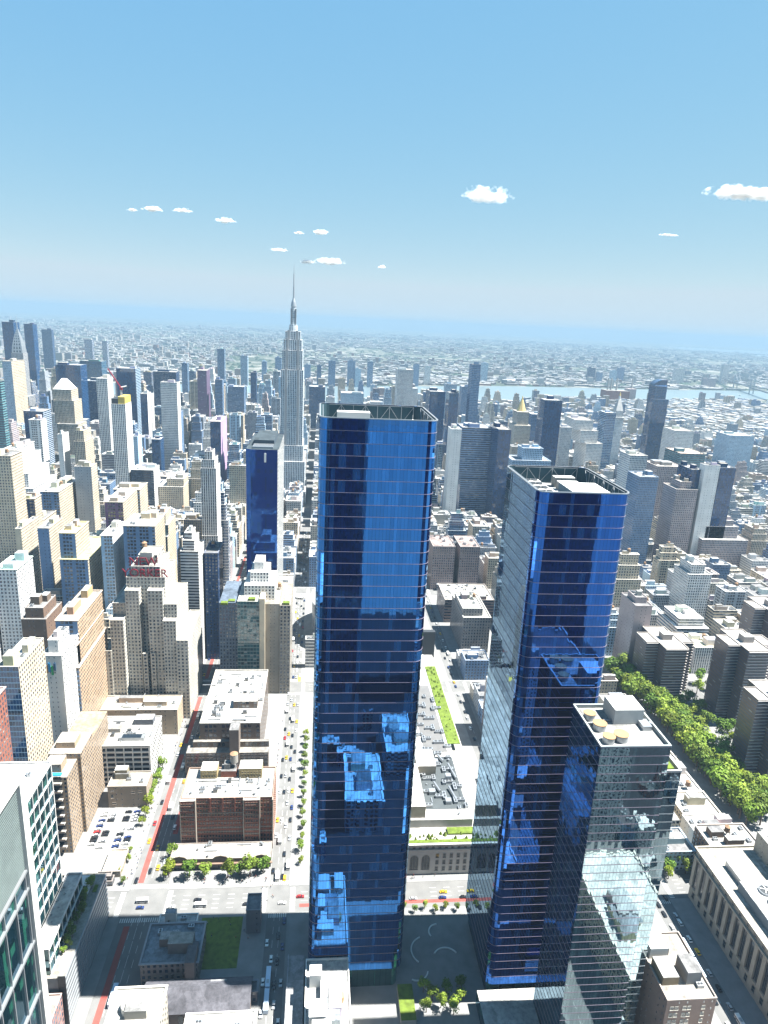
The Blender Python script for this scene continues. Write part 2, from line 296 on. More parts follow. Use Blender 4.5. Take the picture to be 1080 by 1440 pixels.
def building(name, label, cat, X0, X1, Y0, Y1, H, sty, wc, rc=None, tiers=(), side=None, clutter=2, tank=None, group=None, seed=None, far=False):
    """walls and roofs for a block with optional set-back tiers [(inset x0, x1, y0, y1, top)]; side=(style, colour) for the south and east walls"""
    r = random.Random(seed if seed is not None else int(X0 * 7 + Y0 * 13 + H))
    rc = rc or r.choice(ROOFS); cx, cy = (X0 + X1) / 2, (Y0 + Y1) / 2
    t = thing(name, label, cat, (cx, cy, 0), group)
    w = MB(); rf = MB(); x0, x1, y0, y1 = X0 - cx, X1 - cx, Y0 - cy, Y1 - cy; z = 0
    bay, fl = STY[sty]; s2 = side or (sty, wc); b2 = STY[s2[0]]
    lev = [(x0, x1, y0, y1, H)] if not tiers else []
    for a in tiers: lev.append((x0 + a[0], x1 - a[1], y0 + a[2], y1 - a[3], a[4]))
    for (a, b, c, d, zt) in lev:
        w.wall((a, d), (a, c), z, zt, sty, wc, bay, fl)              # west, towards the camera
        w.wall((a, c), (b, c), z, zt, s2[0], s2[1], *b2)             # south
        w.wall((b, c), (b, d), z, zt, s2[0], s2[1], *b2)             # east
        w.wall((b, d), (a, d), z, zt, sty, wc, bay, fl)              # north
        roof_mesh(rf, a, b, c, d, zt, rc, tuple(.5 * (q1 + q2) for q1, q2 in zip(s2[1], rc)), oh=.12 if far or sty not in 'PL' else .6)
        z = zt - 1.05
    w.build('wall', t); rf.build('roof', t)
    a, b, c, d, zt = lev[-1]
    if clutter:
        wx, wy = b - a, d - c
        for k in range(1 + (clutter > 1 and wx * wy > 350)):
            bw, bd, bh = r.uniform(.18, .34) * wx, r.uniform(.25, .5) * wy, r.uniform(3, 6)
            px = a + 1.2 + r.random() * max(.1, wx - bw - 2.4); py = c + 1.2 + r.random() * max(.1, wy - bd - 2.4)
            q = MB(); q.box(px, px + bw, py, py + bd, zt - 1, zt + bh, 'stone', tuple(v * r.uniform(.8, 1.05) for v in s2[1]), 'roof', r.choice(ROOFS)); q.build('bulkhead', t)
        if not far:
            for k in range(clutter if wx * wy > 150 else 0):
                inst('rooftop_unit', ACM, t, (a + 2.5 + r.random() * max(.1, wx - 5), c + 2.5 + r.random() * max(.1, wy - 5), zt - .98), r.choice((0, math.pi / 2)))
            if tank or (tank is None and sty in 'PLV' and r.random() < .45):
                inst('water_tank', TANK, t, (a + 2.6 + r.random() * max(.1, wx - 5.2), c + 2.6 + r.random() * max(.1, wy - 5.2), zt - .95 + (0 if r.random() < .6 else 0)))
    return t

# ------------------------------------------------------------------ street plan (metres; +X runs crosstown away from the camera, +Y uptown)
AV = [160, 412, 665, 911, 1185, 1500, 1640, 1780, 1920, 2060, 2260, 2470, 2700, 2930, 3160, 3400, 3640, 3880]
def st_y(n): return 73 + (n - 33) * 80.5
def st_half(n): return 11.5 if n in (14, 23, 34, 42) else 6.0
NEAR_SHORE = [(2750, 2600), (2760, 1500), (2800, 700), (2950, 0), (3200, -700), (3700, -1700), (4050, -2650), (4350, -3600), (4700, -5200)]
FAR_SHORE = [(5200, -5600), (4950, -3900), (4702, -3051), (4420, -1991), (4277, -1131), (3800, -20), (3560, 900), (3450, 1600), (3400, 2600)]
def shore_x(y):
    p = NEAR_SHORE
    for (a, b), (c, d) in zip(p, p[1:]):
        if d <= y <= b: return a + (c - a) * (b - y) / (b - d)
    return p[0][0] if y > p[0][1] else p[-1][0]

# ground as one sheet out to the sea horizon, as seen from 346 m up
def ground_mat():
    m, N, L, B = newmat('ground')
    g = N.new('ShaderNodeNewGeometry'); sp = N.new('ShaderNodeSeparateXYZ'); L.new(g.outputs['Position'], sp.inputs[0])
    far = N.new('ShaderNodeMapRange'); L.new(sp.outputs[0], far.inputs[0]); far.inputs['From Min'].default_value = 3300; far.inputs['From Max'].default_value = 3500
    n1 = N.new('ShaderNodeTexNoise'); n1.inputs['Scale'].default_value = 0.004; n1.inputs['Detail'].default_value = 9; n1.inputs['Roughness'].default_value = 0.75
    n2 = N.new('ShaderNodeTexVoronoi'); n2.inputs['Scale'].default_value = 0.02
    n3 = N.new('ShaderNodeTexNoise'); n3.inputs['Scale'].default_value = 0.0009; n3.inputs['Detail'].default_value = 5
    for n in (n1, n2, n3): L.new(g.outputs['Position'], n.inputs['Vector'])
    cr = N.new('ShaderNodeValToRGB'); e = cr.color_ramp.elements
    e[0].position = 0.40; e[0].color = (0.028, 0.045, 0.03, 1); e[1].position = 0.60; e[1].color = (0.24, 0.23, 0.21, 1)
    x = cr.color_ramp.elements.new(0.48); x.color = (0.07, 0.08, 0.06, 1)
    L.new(n1.outputs[0], cr.inputs[0])
    mm = N.new('ShaderNodeMix'); mm.data_type = 'RGBA'; L.new(cr.outputs[0], mm.inputs[6]); mm.inputs[7].default_value = (0.03, 0.045, 0.032, 1)
    gr = N.new('ShaderNodeMapRange'); gr.inputs['From Min'].default_value = 0.52; gr.inputs['From Max'].default_value = 0.62; L.new(n3.outputs[0], gr.inputs[0])
    L.new(mth(N, L, 'MULTIPLY', gr.outputs[0], 0.7), mm.inputs[0])
    n4 = N.new('ShaderNodeTexNoise'); n4.inputs['Scale'].default_value = 0.12; n4.inputs['Detail'].default_value = 6; L.new(g.outputs['Position'], n4.inputs['Vector'])
    road = N.new('ShaderNodeMix'); road.data_type = 'RGBA'; L.new(n4.outputs[0], road.inputs[0]); road.inputs[6].default_value = (0.095, 0.097, 0.097, 1); road.inputs[7].default_value = (0.19, 0.19, 0.187, 1)
    fm = N.new('ShaderNodeMix'); fm.data_type = 'RGBA'; L.new(far.outputs[0], fm.inputs[0]); L.new(road.outputs[2], fm.inputs[6]); L.new(mm.outputs[2], fm.inputs[7])
    L.new(fm.outputs[2], B.inputs['Base Color']); B.inputs['Roughness'].default_value = 0.95; B.inputs['Specular IOR Level'].default_value = 0.1
    return m
M['ground'] = ground_mat()
def water_mat():
    m, N, L, B = newmat('river'); B.inputs['Base Color'].default_value = (0.13, 0.17, 0.18, 1); B.inputs['Roughness'].default_value = 0.28; B.inputs['Specular IOR Level'].default_value = 0.7
    g = N.new('ShaderNodeNewGeometry'); n1 = N.new('ShaderNodeTexNoise'); n1.inputs['Scale'].default_value = 0.05; n1.inputs['Detail'].default_value = 6; L.new(g.outputs['Position'], n1.inputs['Vector'])
    bp = N.new('ShaderNodeBump'); bp.inputs['Strength'].default_value = 0.3; bp.inputs['Distance'].default_value = 1.0; L.new(n1.outputs[0], bp.inputs['Height']); L.new(bp.outputs[0], B.inputs['Normal'])
    return m
M['water'] = water_mat()
b = MB(); R_G = 35600.0
ring = [0, 600, 2000, 6000, 15000, R_G]
for i in range(len(ring) - 1):
    for k in range(96):
        a0, a1 = 2 * math.pi * k / 96, 2 * math.pi * (k + 1) / 96
        p = [(CP.x + r * math.cos(a), CP.y + r * math.sin(a), 0) for r, a in ((ring[i], a0), (ring[i + 1], a0), (ring[i + 1], a1), (ring[i], a1))]
        b.face(p[1:] if i == 0 else p, 'ground')
struct('ground', b)
b = MB()
n_, f_ = NEAR_SHORE, FAR_SHORE[::-1]
def lerp_x(p, y):
    for (a, c), (d, e) in zip(p, p[1:]):
        if min(c, e) <= y <= max(c, e): return a + (d - a) * (y - c) / (e - c)
    return p[0][0] if abs(y - p[0][1]) < abs(y - p[-1][1]) else p[-1][0]
ys = [2600 - 200 * i for i in range(40)]
for y0, y1 in zip(ys, ys[1:]):
    b.face([(lerp_x(n_, y1), y1, .3), (lerp_x(f_, y1), y1, .3), (lerp_x(f_, y0), y0, .3), (lerp_x(n_, y0), y0, .3)], 'water')
b.face([(-1700, -9000, .3), (-150, -9000, .3), (-150, 9000, .3), (-1700, 9000, .3)], 'water')  # unseen western river, bank moved closer to brighten the mirror reflections
b.face([(9000, -14000, .4), (21000, -16000, .4), (23000, -11500, .4), (16000, -9000, .4)], 'water')
struct('river', b)

# raised pavements of the city blocks, kerb 15 cm; street rows 9th to 47th
SUPER = []
b = MB()
for i in range(len(AV) - 1):
    x0, x1 = AV[i] + 10, AV[i + 1] - 10
    for n in range(2, 50):
        y0, y1 = st_y(n) + st_half(n), st_y(n + 1) - st_half(n + 1)
        if i == 0 and (n in (31, 32) or n > 36 or n < 28): continue
        if i in (1, 2) and n in (31, 32): continue
        if x0 > shore_x(y0) - 80 or x1 < 100: continue
        b.box(x0, min(x1, shore_x(y0) - 60), y0, y1, 0, .15, 'pave')
for x0, x1 in ((170, 402), (422, 655), (675, 901)): b.box(x0, x1, st_y(31) + 6, st_y(33) - 6, 0, .15, 'pave')
struct('pavement', b)
# lane paint, crosswalks, bus lanes
mk = MB(); cw = MB(); bus = MB(); yb = MB()
def flat(mb, x0, x1, y0, y1, z, mat): mb.face([(x0, y0, z), (x1, y0, z), (x1, y1, z), (x0, y1, z)], mat)
for n in (30, 31, 33, 34, 35):
    yc = st_y(n)
    for off in ((-3.6, 0, 3.6) if n == 34 else (-1.7, 1.7) if n == 33 else (0,)):
        x = 180
        while x < 1150:
            if min(abs(x - a) for a in AV) > 14: flat(mk, x, x + (5 if off or n != 34 else 8), yc + off - .09, yc + off + .09, .03, 'paint')
            x += 9
for a in AV[1:4]:
    for off in (-5, -1.7, 1.7, 5):
        y = -260
        while y < 330:
            if min(abs(y - st_y(n)) for n in range(28, 38)) > 12: flat(mk, a + off - .09, a + off + .09, y, y + 4, .03, 'paint')
            y += 9
    for n in (30, 31, 33, 34, 35):
        yc = st_y(n); h = st_half(n)
        for sx in (-13.5, 11.5):
            y = yc - h + .6
            while y < yc + h - .6: flat(cw, a + sx, a + sx + 3, y, y + .6, .03, 'paint'); y += 1.25
        for sy in (-h - 4.2, h + 1.2):
            x = a - 9.2
            while x < a + 9: flat(cw, x, x + .6, yc + sy, yc + sy + 3, .03, 'paint'); x += 1.25
struct('lane_markings', mk); struct('crosswalks', cw)
for x0, x1 in ((300, 396), (428, 560), (575, 648), (682, 800), (815, 895), (928, 1040), (1060, 1168)): flat(bus, x0, x1, st_y(34) + 4.2, st_y(34) + 7.6, .034, 'red')
for x0, x1 in ((470, 512), (560, 630), (690, 880), (930, 1100)): flat(bus, x0, x1, st_y(34) - 8.2, st_y(34) - 5, .034, 'red')
flat(bus, 405.5, 408, -80, 60, .034, 'red')
struct('bus_lane', bus)
flat(yb, 655, 676, st_y(34) - 9, st_y(34) - 3, .034, 'yellowp'); flat(yb, 676, 688, 66, 70, .034, 'yellowp'); struct('yellow_box_marking', yb)

# ------------------------------------------------------------------ shared tower builders
def rr(x0, x1, y0, y1, r, n=5):
    p = []
    for cx, cy, a in ((x1 - r, y1 - r, 0), (x0 + r, y1 - r, 90), (x0 + r, y0 + r, 180), (x1 - r, y0 + r, 270)):
        for k in range(n + 1):
            t = math.radians(a + 90 * k / n); p.append((cx + r * math.cos(t), cy + r * math.sin(t)))
    return p
def offset_poly(p, d):
    cx = sum(q[0] for q in p) / len(p); cy = sum(q[1] for q in p) / len(p); o = []
    n = len(p)
    for i in range(n):
        a, c = Vector(p[i - 1]), Vector(p[(i + 1) % n]); t = (c - a).normalized(); nn = Vector((t.y, -t.x)); o.append((p[i][0] + nn.x * d, p[i][1] + nn.y * d))
    return o
def curtain_wall(mb, poly, z0, z1, mat, bay, fl, edge='pinkline', every=1, proud=.12, eh=.19):
    n = len(poly); u = 0; nv = round((z1 - z0) / fl); per = []
    for i in range(n):
        a, c = poly[i], poly[(i + 1) % n]; w = math.hypot(c[0] - a[0], c[1] - a[1]); u2 = u + w / bay
        mb.face([(*a, z0), (*c, z0), (*c, z1), (*a, z1)], mat, (1, 1, 1), [(u, 0), (u2, 0), (u2, nv), (u, nv)]); u = u2
    o = offset_poly(poly, proud)
    for k in range(1, nv + 1, every):
        z = z0 + (z1 - z0) * k / nv
        for i in range(n):
            j = (i + 1) % n
            mb.face([(*o[i], z - eh), (*o[j], z - eh), (*o[j], z), (*o[i], z)], edge)
            mb.face([(*o[i], z), (*o[j], z), (*poly[j], z), (*poly[i], z)], edge)
            mb.face([(*poly[i], z - eh), (*poly[j], z - eh), (*o[j], z - eh), (*o[i], z - eh)], edge)
def crown(t, poly, zr, H, step=6.0):
    """screen round an open roof: teal lining, white truss frames, coping"""
    i1 = offset_poly(poly, -.5); i2 = offset_poly(poly, -1.5); n = len(poly)
    b = MB()
    for k in range(n):
        j = (k + 1) % n; b.face([(*i1[j], zr), (*i1[k], zr), (*i1[k], H - .3), (*i1[j], H - .3)], 'stone', (.035, .075, .095))
        o = offset_poly(poly, .25); b.face([(*o[k], H), (*o[j], H), (*i1[j], H), (*i1[k], H)], 'metal'); b.face([(*o[k], H - .4), (*o[j], H - .4), (*o[j], H), (*o[k], H)], 'metal')
    b.build('crown_screen', t)
    b = MB(); flip = 0
    for k in range(n):
        j = (k + 1) % n; L_ = math.hypot(i2[j][0] - i2[k][0], i2[j][1] - i2[k][1])
        if L_ < 4: continue
        m = max(1, round(L_ / step))
        for q in range(m):
            p0 = [i2[k][a] + (i2[j][a] - i2[k][a]) * q / m for a in (0, 1)]; p1 = [i2[k][a] + (i2[j][a] - i2[k][a]) * (q + 1) / m for a in (0, 1)]
            b.tube((*p0, zr), (*p0, H - .4), .18, 'metal'); flip ^= 1
            b.tube((*(p0 if flip else p1), zr), (*(p1 if flip else p0), H - .6), .14, 'metal')
            b.tube((*p0, H - .5), (*p1, H - .5), .15, 'metal')
    b.build('crown_truss', t)
    b = MB(); b.face([(*q, zr) for q in i1], 'roof', (.33, .34, .34)); b.build('roof', t)

# ------------------------------------------------------------------ the three mirror towers in front
EX = []      # footprints no filler may stand on
def ex(x0, x1, y0, y1): EX.append((x0, x1, y0, y1))
t = thing('glass_tower', 'tallest blue mirror glass tower, with a white tent inside its open lattice crown', 'office tower', (375, 29, 0))
x0, x1, y0, y1 = -25, 25, -25, 25
P1 = rr(x0, x1, y0, y1, 4.5)
b = MB(); curtain_wall(b, P1, 14, 307, 'glassA', 1.55, 5.35); b.build('curtain_wall', t)
b = MB(); b.prism(rr(x0 + 2, x1 - 2, y0 + 2, y1 - 2, 3), 0, 14, 'glassT', bay=3, fl=7); b.build('lobby', t)
crown(t, P1, 298, 307)
b = MB(); b.box(4, 10, 2, 17, 301, 305.5, 'white', top='white'); b.box(5, 9, 3, 16, 298, 301, 'darkmetal'); b.build('cooling_unit', t)
b = MB(); b.box(-4, 3, -14, -8, 298, 301.5, 'metal'); b.box(-8, -3, -3, 2, 298, 300, 'metal'); b.box(-12, -2, 6, 15, 298, 300, 'conc'); b.box(-20, -12, -18, 18, 298, 299, 'conc'); b.build('plant_room', t)
b = MB(); b.cyl(-1, -17, 298, 300.5, 5.5, mat='white', n=4); b.cyl(-1, -17, 300.5, 304.0, 6, .1, mat='white', n=8); b.tube((-1, -17, 303), (-1, -17, 306), .15, 'white'); b.build('roof_tent', t)
ex(335, 412, -10, 64)

t = thing('glass_tower', 'second blue mirror glass tower, with a white boxy plant room inside its crown', 'office tower', (367.5, -59.5, 0))
P2 = rr(-27.5, 27.5, -20.5, 20.5, 4.5)
b = MB(); curtain_wall(b, P2, 12, 280, 'glassB', 1.55, 5.2); b.build('curtain_wall', t)
b = MB(); b.prism(rr(-25, 25, -18, 18, 3), 0, 12, 'glassT', bay=3, fl=6); b.build('lobby', t)
crown(t, P2, 271.5, 280)
b = MB(); b.box(-20, -2, -14, 3, 271.5, 278.5, 'stone', (.12, .18, .22), 'white'); b.build('plant_room', t)
for k in range(5):
    b = MB(); b.box(-21 + k * 8, -15 + k * 8, 7, 15, 271.5, 275.5, 'metal', top='white'); b.cyl(-18 + k * 8, 9.5, 275.5, 276, 1.6, mat='darkmetal', n=10); b.cyl(-18 + k * 8, 12.8, 275.5, 276, 1.6, mat='darkmetal', n=10); b.build('cooling_unit', t)
for k in range(3):
    b = MB(); b.box(3 + k * 7, 8 + k * 7, -12, -2, 271.5, 274.5 + k, 'conc', top='white'); b.build('rooftop_unit', t)
ex(330, 402, -92, -28)

t = thing('apartment_tower', 'shorter green glass apartment tower with four round tan fans on its roof', 'apartment tower', (316, -78, 0))
b = MB()
Pe = [(-16, -15), (16, -15), (16, 15), (-16, 15)]
curtain_wall(b, Pe, 0, 183, 'glassE', 1.5, 4.15, 'pinkline', 1, .14, .26); b.build('curtain_wall', t)
b = MB(); Pw = [(-12, -24), (16, -24), (16, -15.2), (-12, -15.2)]; curtain_wall(b, Pw, 0, 168, 'glassE', 1.5, 4.15, 'metal', 1, .2, .4); b.build('wing', t)
b = MB(); roof_mesh(b, -16, 16, -15, 15, 183.6, (.32, .32, .307), (.256, .282, .282), 1.8, .6); b.build('roof', t); b = MB(); roof_mesh(b, -12, 16, -24, -15.3, 168.6, (.384, .371, .352), (.32, .32, .32), 1.6, .6); b.build('roof', t)
for fx, fy, fr_ in ((7, 11, 2.5), (-1, 9.6, 2.8), (-10.5, 9.5, 2.5), (-9, 3.6, 3.0)):
    b = MB(); b.cyl(fx, fy, 181.8, 184.6, fr_, mat='metal', n=20); b.cyl(fx, fy, 184.6, 184.9, fr_ + .25, mat='stone', tint=(.269, .173, .096), n=20); b.build('roof_fan', t)
b = MB(); b.box(2, 14, -11, 2, 181.8, 189, 'stone', (.352, .358, .352), 'white'); b.build('bulkhead', t)
b = MB(); b.box(-3, 3, -13, -9, 181.8, 184, 'metal'); b.build('rooftop_unit', t)
b = MB(); b.box(-10, 4, -22, -17, 167, 168.2, 'grass'); b.build('terrace_planting', t)
ex(296, 334, -106, -60)

# ------------------------------------------------------------------ dark slab with the figure 1
t = thing('office_slab', 'dark navy slab tower with a white figure 1 at its top', 'office tower', (780, 109, 0))
b = MB(); x0, x1, y0, y1 = -50, 50, -16, 16
po = [(x0, y0 + 1), (x0 + 4, y0), (x1, y0), (x1, y1), (x0 + 4, y1), (x0, y1 - 5)]
for i in range(6):
    a, c = po[i], po[(i + 1) % 6]; south = i in (0, 1)
    w = math.hypot(c[0] - a[0], c[1] - a[1]); nu = max(1, round(w / 1.5))
    b.face([(*a, 0), (*c, 0), (*c, 221), (*a, 221)], 'V' if south else 'glassP', (.397, .397, .384), [(0, 0), (nu, 0), (nu, 57), (0, 57)])
b.build('wall', t)
b = MB(); b.face([(*q, 220.4) for q in po], 'roof', (.045, .06, .07)); b.box(x0 + 25, x1 - 12, y0 + 6, y1 - 6, 220.4, 226, 'stone', (.05, .07, .09), 'roof', (.045, .06, .07)); b.build('roof', t)
for k in range(4):
    b = MB(); b.box(-42 + k * 5, -39 + k * 5, -10, 10, 220.4, 222.4, 'metal'); b.build('cooling_unit', t)
def text(name, body, size, parent, loc, mat, ext=.25, bold=0.0):
    c = bpy.data.curves.new(name, 'FONT'); c.body = body; c.size = size; c.extrude = ext; c.offset = bold; c.align_x = 'CENTER'
    o = bpy.data.objects.new(name, c); COL.objects.link(o); o.data.materials.append(M[mat])
    mw = Matrix(((0, 0, -1, loc[0]), (-1, 0, 0, loc[1]), (0, 1, 0, loc[2]), (0, 0, 0, 1)))
    bpy.context.view_layer.update(); me = bpy.data.meshes.new_from_object(o.evaluated_get(bpy.context.evaluated_depsgraph_get())); bpy.data.objects.remove(o)
    o = bpy.data.objects.new(name, me); COL.objects.link(o)
    if parent: o.parent = parent
    o.matrix_local = mw
    return o
text('sign_numeral', '1', 12, t, (x0 - .6, -3, 209), 'white', .3, .35)
ex(720, 832, 86, 130)

# ------------------------------------------------------------------ windows with frame, sill and pane as their own meshes
def win_mesh(w, h, fr=(.32, .307, .269), arch=False, bars=0):
    b = MB(); d = .16; f = .22
    if arch:
        n = 8; pts = [(-w / 2, 0), (w / 2, 0)] + [(w / 2 * math.cos(math.pi * k / n), h - w / 2 + w / 2 * math.sin(math.pi * k / n)) for k in range(0, n + 1)]
        b.face([(-.05, -y, z) for y, z in pts], 'pane')
        big = [((w / 2 + .35) * math.cos(math.pi * k / n), h - w / 2 + (w / 2 + .35) * math.sin(math.pi * k / n)) for k in range(0, n + 1)]; sm = pts[2:]
        for k in range(n):
            b.face([(-d, -big[k][0], big[k][1]), (-d, -big[k + 1][0], big[k + 1][1]), (-d, -sm[k + 1][0], sm[k + 1][1]), (-d, -sm[k][0], sm[k][1])], 'stone', fr)
        b.box(-d, 0, -w / 2 - .35, -w / 2, 0, h - w / 2, 'stone', fr); b.box(-d, 0, w / 2, w / 2 + .35, 0, h - w / 2, 'stone', fr)
    else:
        b.face([(-.05, w / 2, 0), (-.05, -w / 2, 0), (-.05, -w / 2, h), (-.05, w / 2, h)], 'pane')
        b.box(-d, 0, w / 2, w / 2 + f, 0, h, 'stone', fr); b.box(-d, 0, -w / 2 - f, -w / 2, 0, h, 'stone', fr); b.box(-d, 0, -w / 2 - f, w / 2 + f, h, h + f, 'stone', fr)
        b.box(-.09, 0, -w / 2, w / 2, h * .5 - .05, h * .5 + .05, 'stone', fr)
    for k in range(bars): y = -w / 2 + w * (k + 1) / (bars + 1); b.box(-.1, 0, y - .06, y + .06, 0, h, 'stone', fr)
    b.box(-.3, 0, -w / 2 - .3, w / 2 + .3, -.25, 0, 'stone', fr, bottom=True)
    return b
def put_windows(t, mb, places, limit=100):
    """places = (x, y, z, rz); the first 100 become windows of their own, the rest one mesh"""
    me = mb.mesh('window'); n0 = t.get('n_win', 0)
    k = max(0, min(len(places), limit - n0))
    for p in places[:k]: inst('window', me, t, p[:3], p[3])
    rest = places[k:]
    if rest:
        r = MB()
        for x, y, z, a in rest:
            ca, sa = math.cos(a), math.sin(a); i = len(r.v)
            r.v += [(x + ca * px - sa * py, y + sa * px + ca * py, z + pz) for px, py, pz in mb.v]
            r.f += [tuple(q + i for q in f) for f in mb.f]; r.t += mb.t; r.uv += mb.uv
            r.m += [r.mi(mb.mats[q]) for q in mb.m]
        o = r.build('window', t); o['kind'] = 'stuff'
    t['n_win'] = n0 + k
def grid_w(x, y0, y1, z0, z1, ny, nz, skip=None):
    return [(x, y1 - (y1 - y0) * (i + .5) / ny, z0 + (z1 - z0) * (j + .25) / nz, 0) for j in range(nz - 1, -1, -1) for i in range(ny) if not (skip and skip(i, j))]
def grid_s(y, x0, x1, z0, z1, nx, nz): return [(x0 + (x1 - x0) * (i + .5) / nx, y, z0 + (z1 - z0) * (j + .25) / nz, math.pi / 2) for j in range(nz - 1, -1, -1) for i in range(nx)]
def grid_n(y, x0, x1, z0, z1, nx, nz): return [(x0 + (x1 - x0) * (i + .5) / nx, y, z0 + (z1 - z0) * (j + .25) / nz, -math.pi / 2) for j in range(nz - 1, -1, -1) for i in range(nx)]

# ------------------------------------------------------------------ stepped hotel with the red roof letters
t = thing('hotel_tower', 'stepped cream art deco hotel with two rows of red roof letters', 'hotel', (640, 200, 0))
wc = (.44, .42, .37); b = MB(); rf = MB()
def tier(x0, x1, y0, y1, H, z0=0, sty='P', c=None):
    x0 -= 640; x1 -= 640; y0 -= 200; y1 -= 200; c = c or wc
    b.wall((x0, y1), (x0, y0), z0, H, sty, c, 2.9, 3.3); b.wall((x0, y0), (x1, y0), z0, H, sty, tuple(k * 1.12 for k in c), 2.9, 3.3)  # south walls a tone lighter, sunlight put into their tint
    b.wall((x1, y0), (x1, y1), z0, H, sty, c, 2.9, 3.3); b.wall((x1, y1), (x0, y1), z0, H, sty, c, 2.9, 3.3)
    roof_mesh(rf, x0, x1, y0, y1, H, (.32, .307, .282), c, .8, .35)
tier(628, 672, 183, 215, 127); tier(620, 632, 203, 214.5, 118); tier(620, 632, 183.5, 196, 118); tier(613, 632, 215.2, 226, 94); tier(612, 670, 226.2, 233, 66)
tier(626, 674, 214.6, 227, 104); tier(614, 640, 172, 182.8, 93); tier(612, 676, 162, 171.8, 76); tier(622, 672, 172.4, 182.8, 105); tier(630, 668, 187, 211, 136, 126); tier(640, 664, 191, 207, 143, 135, 'L')
for y in (203, 196.3): tier(618.6, 620, y - 5, y - 1, 60)
b.build('wall', t); rf.build('roof', t)
b = MB(); b.box(-6, 8, -6, 4, 142, 147, 'stone', wc, 'roof', (.384, .371, .32)); b.build('bulkhead', t)
inst('water_tank', TANK, t, (10, 4, 142.6), 0, (1.2, 1.2, 1.2))
b = MB()
for z, y0, y1, sx in ((126.6, -16.5, 15.5, -11.2), (135.6, -11, 9.5, -9.2)):
    for k in range(9): y = y0 + (y1 - y0) * k / 8; b.tube((sx, y, z), (sx, y, z + 8.4), .12, 'darkmetal'); b.tube((sx, y, z + 7), (sx + 4.7, y, z), .1, 'darkmetal')
    for h in (1.0, 4.4, 8.0): b.tube((sx, y0, z + h), (sx, y1, z + h), .12, 'darkmetal')
b.build('sign_frame', t)
text('sign_lettering', 'NEW', 10.5, t, (-9.7, .5, 136.6), 'redsign', .3, .02); text('sign_lettering', 'YORKER', 10.0, t, (-11.7, -.7, 127.2), 'redsign', .3, .02)
ex(600, 690, 158, 240)
building('convention_hall', 'low wide hall with pale flat roof in front of the stepped hotel', 'hall', 588, 611, 168, 236, 24, 'K', C_['tan'], (.422, .41, .371), clutter=2)
ex(585, 612, 165, 238)

# ------------------------------------------------------------------ skyscraper with the spire
t = thing('spire_skyscraper', 'tall grey limestone skyscraper with stepped crown and needle spire beyond the slab', 'skyscraper', (1415, 107, 0))
b = MB(); rf = MB(); ec = (.50, .55, .58)
for (dx, dy, z0, z1, sty) in ((64, 29, 0, 24, 'V'), (52, 26, 24, 80, 'V'), (46, 22.5, 80, 110, 'V'), (42, 20.8, 110, 252, 'V'), (36, 18.8, 252, 287, 'V'), (28, 16.8, 287, 306, 'V'), (20, 14.2, 306, 321, 'V')):
    b.box(-dx, dx, -dy, dy, z0, z1, sty, ec, 'roof', (.32, .32, .32), 3.2, 4)
    if z1 > 200:
        for sy in (-1, 1): b.box(-dx - 1.2, -dx + .2, sy * dy * .55 - 2.2, sy * dy * .55 + 2.2, z0, z1 + 2, 'stone', (.32, .32, .32))
b.build('wall', t)
b = MB(); b.cyl(0, 0, 320, 333, 9, 7.5, 'V', ec, 16); b.cyl(0, 0, 333, 366, 5.6, 4.8, 'V', ec, 16); b.cyl(0, 0, 366, 374, 5.6, 4.0, 'metal', n=16); b.cyl(0, 0, 374, 381, 4.0, 1.6, 'metal', n=16)
for k in range(4):
    a = math.pi / 4 + k * math.pi / 2; b.box(6.2 * math.cos(a) - 1, 6.2 * math.cos(a) + 1, 6.2 * math.sin(a) - 1, 6.2 * math.sin(a) + 1, 320, 362, 'stone', (.256, .269, .282))
b.build('mast', t)
b = MB(); b.cyl(0, 0, 381, 400, 1.7, 1.5, 'metal', n=8); b.cyl(0, 0, 400, 424, 1.1, .9, 'metal', n=8); b.cyl(0, 0, 424, 443, .55, .15, 'metal', n=6); b.build('antenna', t)
ex(1345, 1485, 80, 140)

# ------------------------------------------------------------------ deco tower with the sunburst crown, far left
t = thing('deco_skyscraper', 'slim art deco tower with tapering silver crown and needle at the far left', 'skyscraper', (2005, 851, 0))
b = MB(); b.box(-22, 22, -22, 22, 0, 110, 'V', (.32, .32, .32), 'roof'); b.box(-15, 15, -15, 15, 110, 222, 'V', (.352, .352, .352), 'roof'); b.build('wall', t)
b = MB(); zz = [222, 232, 241, 249, 256, 263, 269, 274, 279, 283]; rs = [13.5, 12.6, 11.4, 10.0, 8.6, 7.0, 5.5, 4.0, 2.7, 1.6]
for k in range(9):
    s = rs[k]; q = rs[k + 1] + .5
    b.prism([(-s, -s), (s, -s), (s, s), (-s, s)], zz[k], zz[k + 1], 'metal', top='white', poly2=[(-q, -q), (q, -q), (q, q), (-q, q)])
    for sgn in (-1, 1):
        for m in range(3): y = (m - 1) * s * .55; b.face([(sgn * (s - .05) * 1.0, y - s * .17, zz[k] + 1), (sgn * (s - .05), y + s * .17, zz[k] + 1), (sgn * (q + .1), y, zz[k + 1] - .5)], 'pane')
b.build('crown', t)
b = MB(); b.cyl(0, 0, 283, 319, 1.5, .15, 'metal', n=8); b.build('spire', t)
ex(1975, 2035, 820, 880)

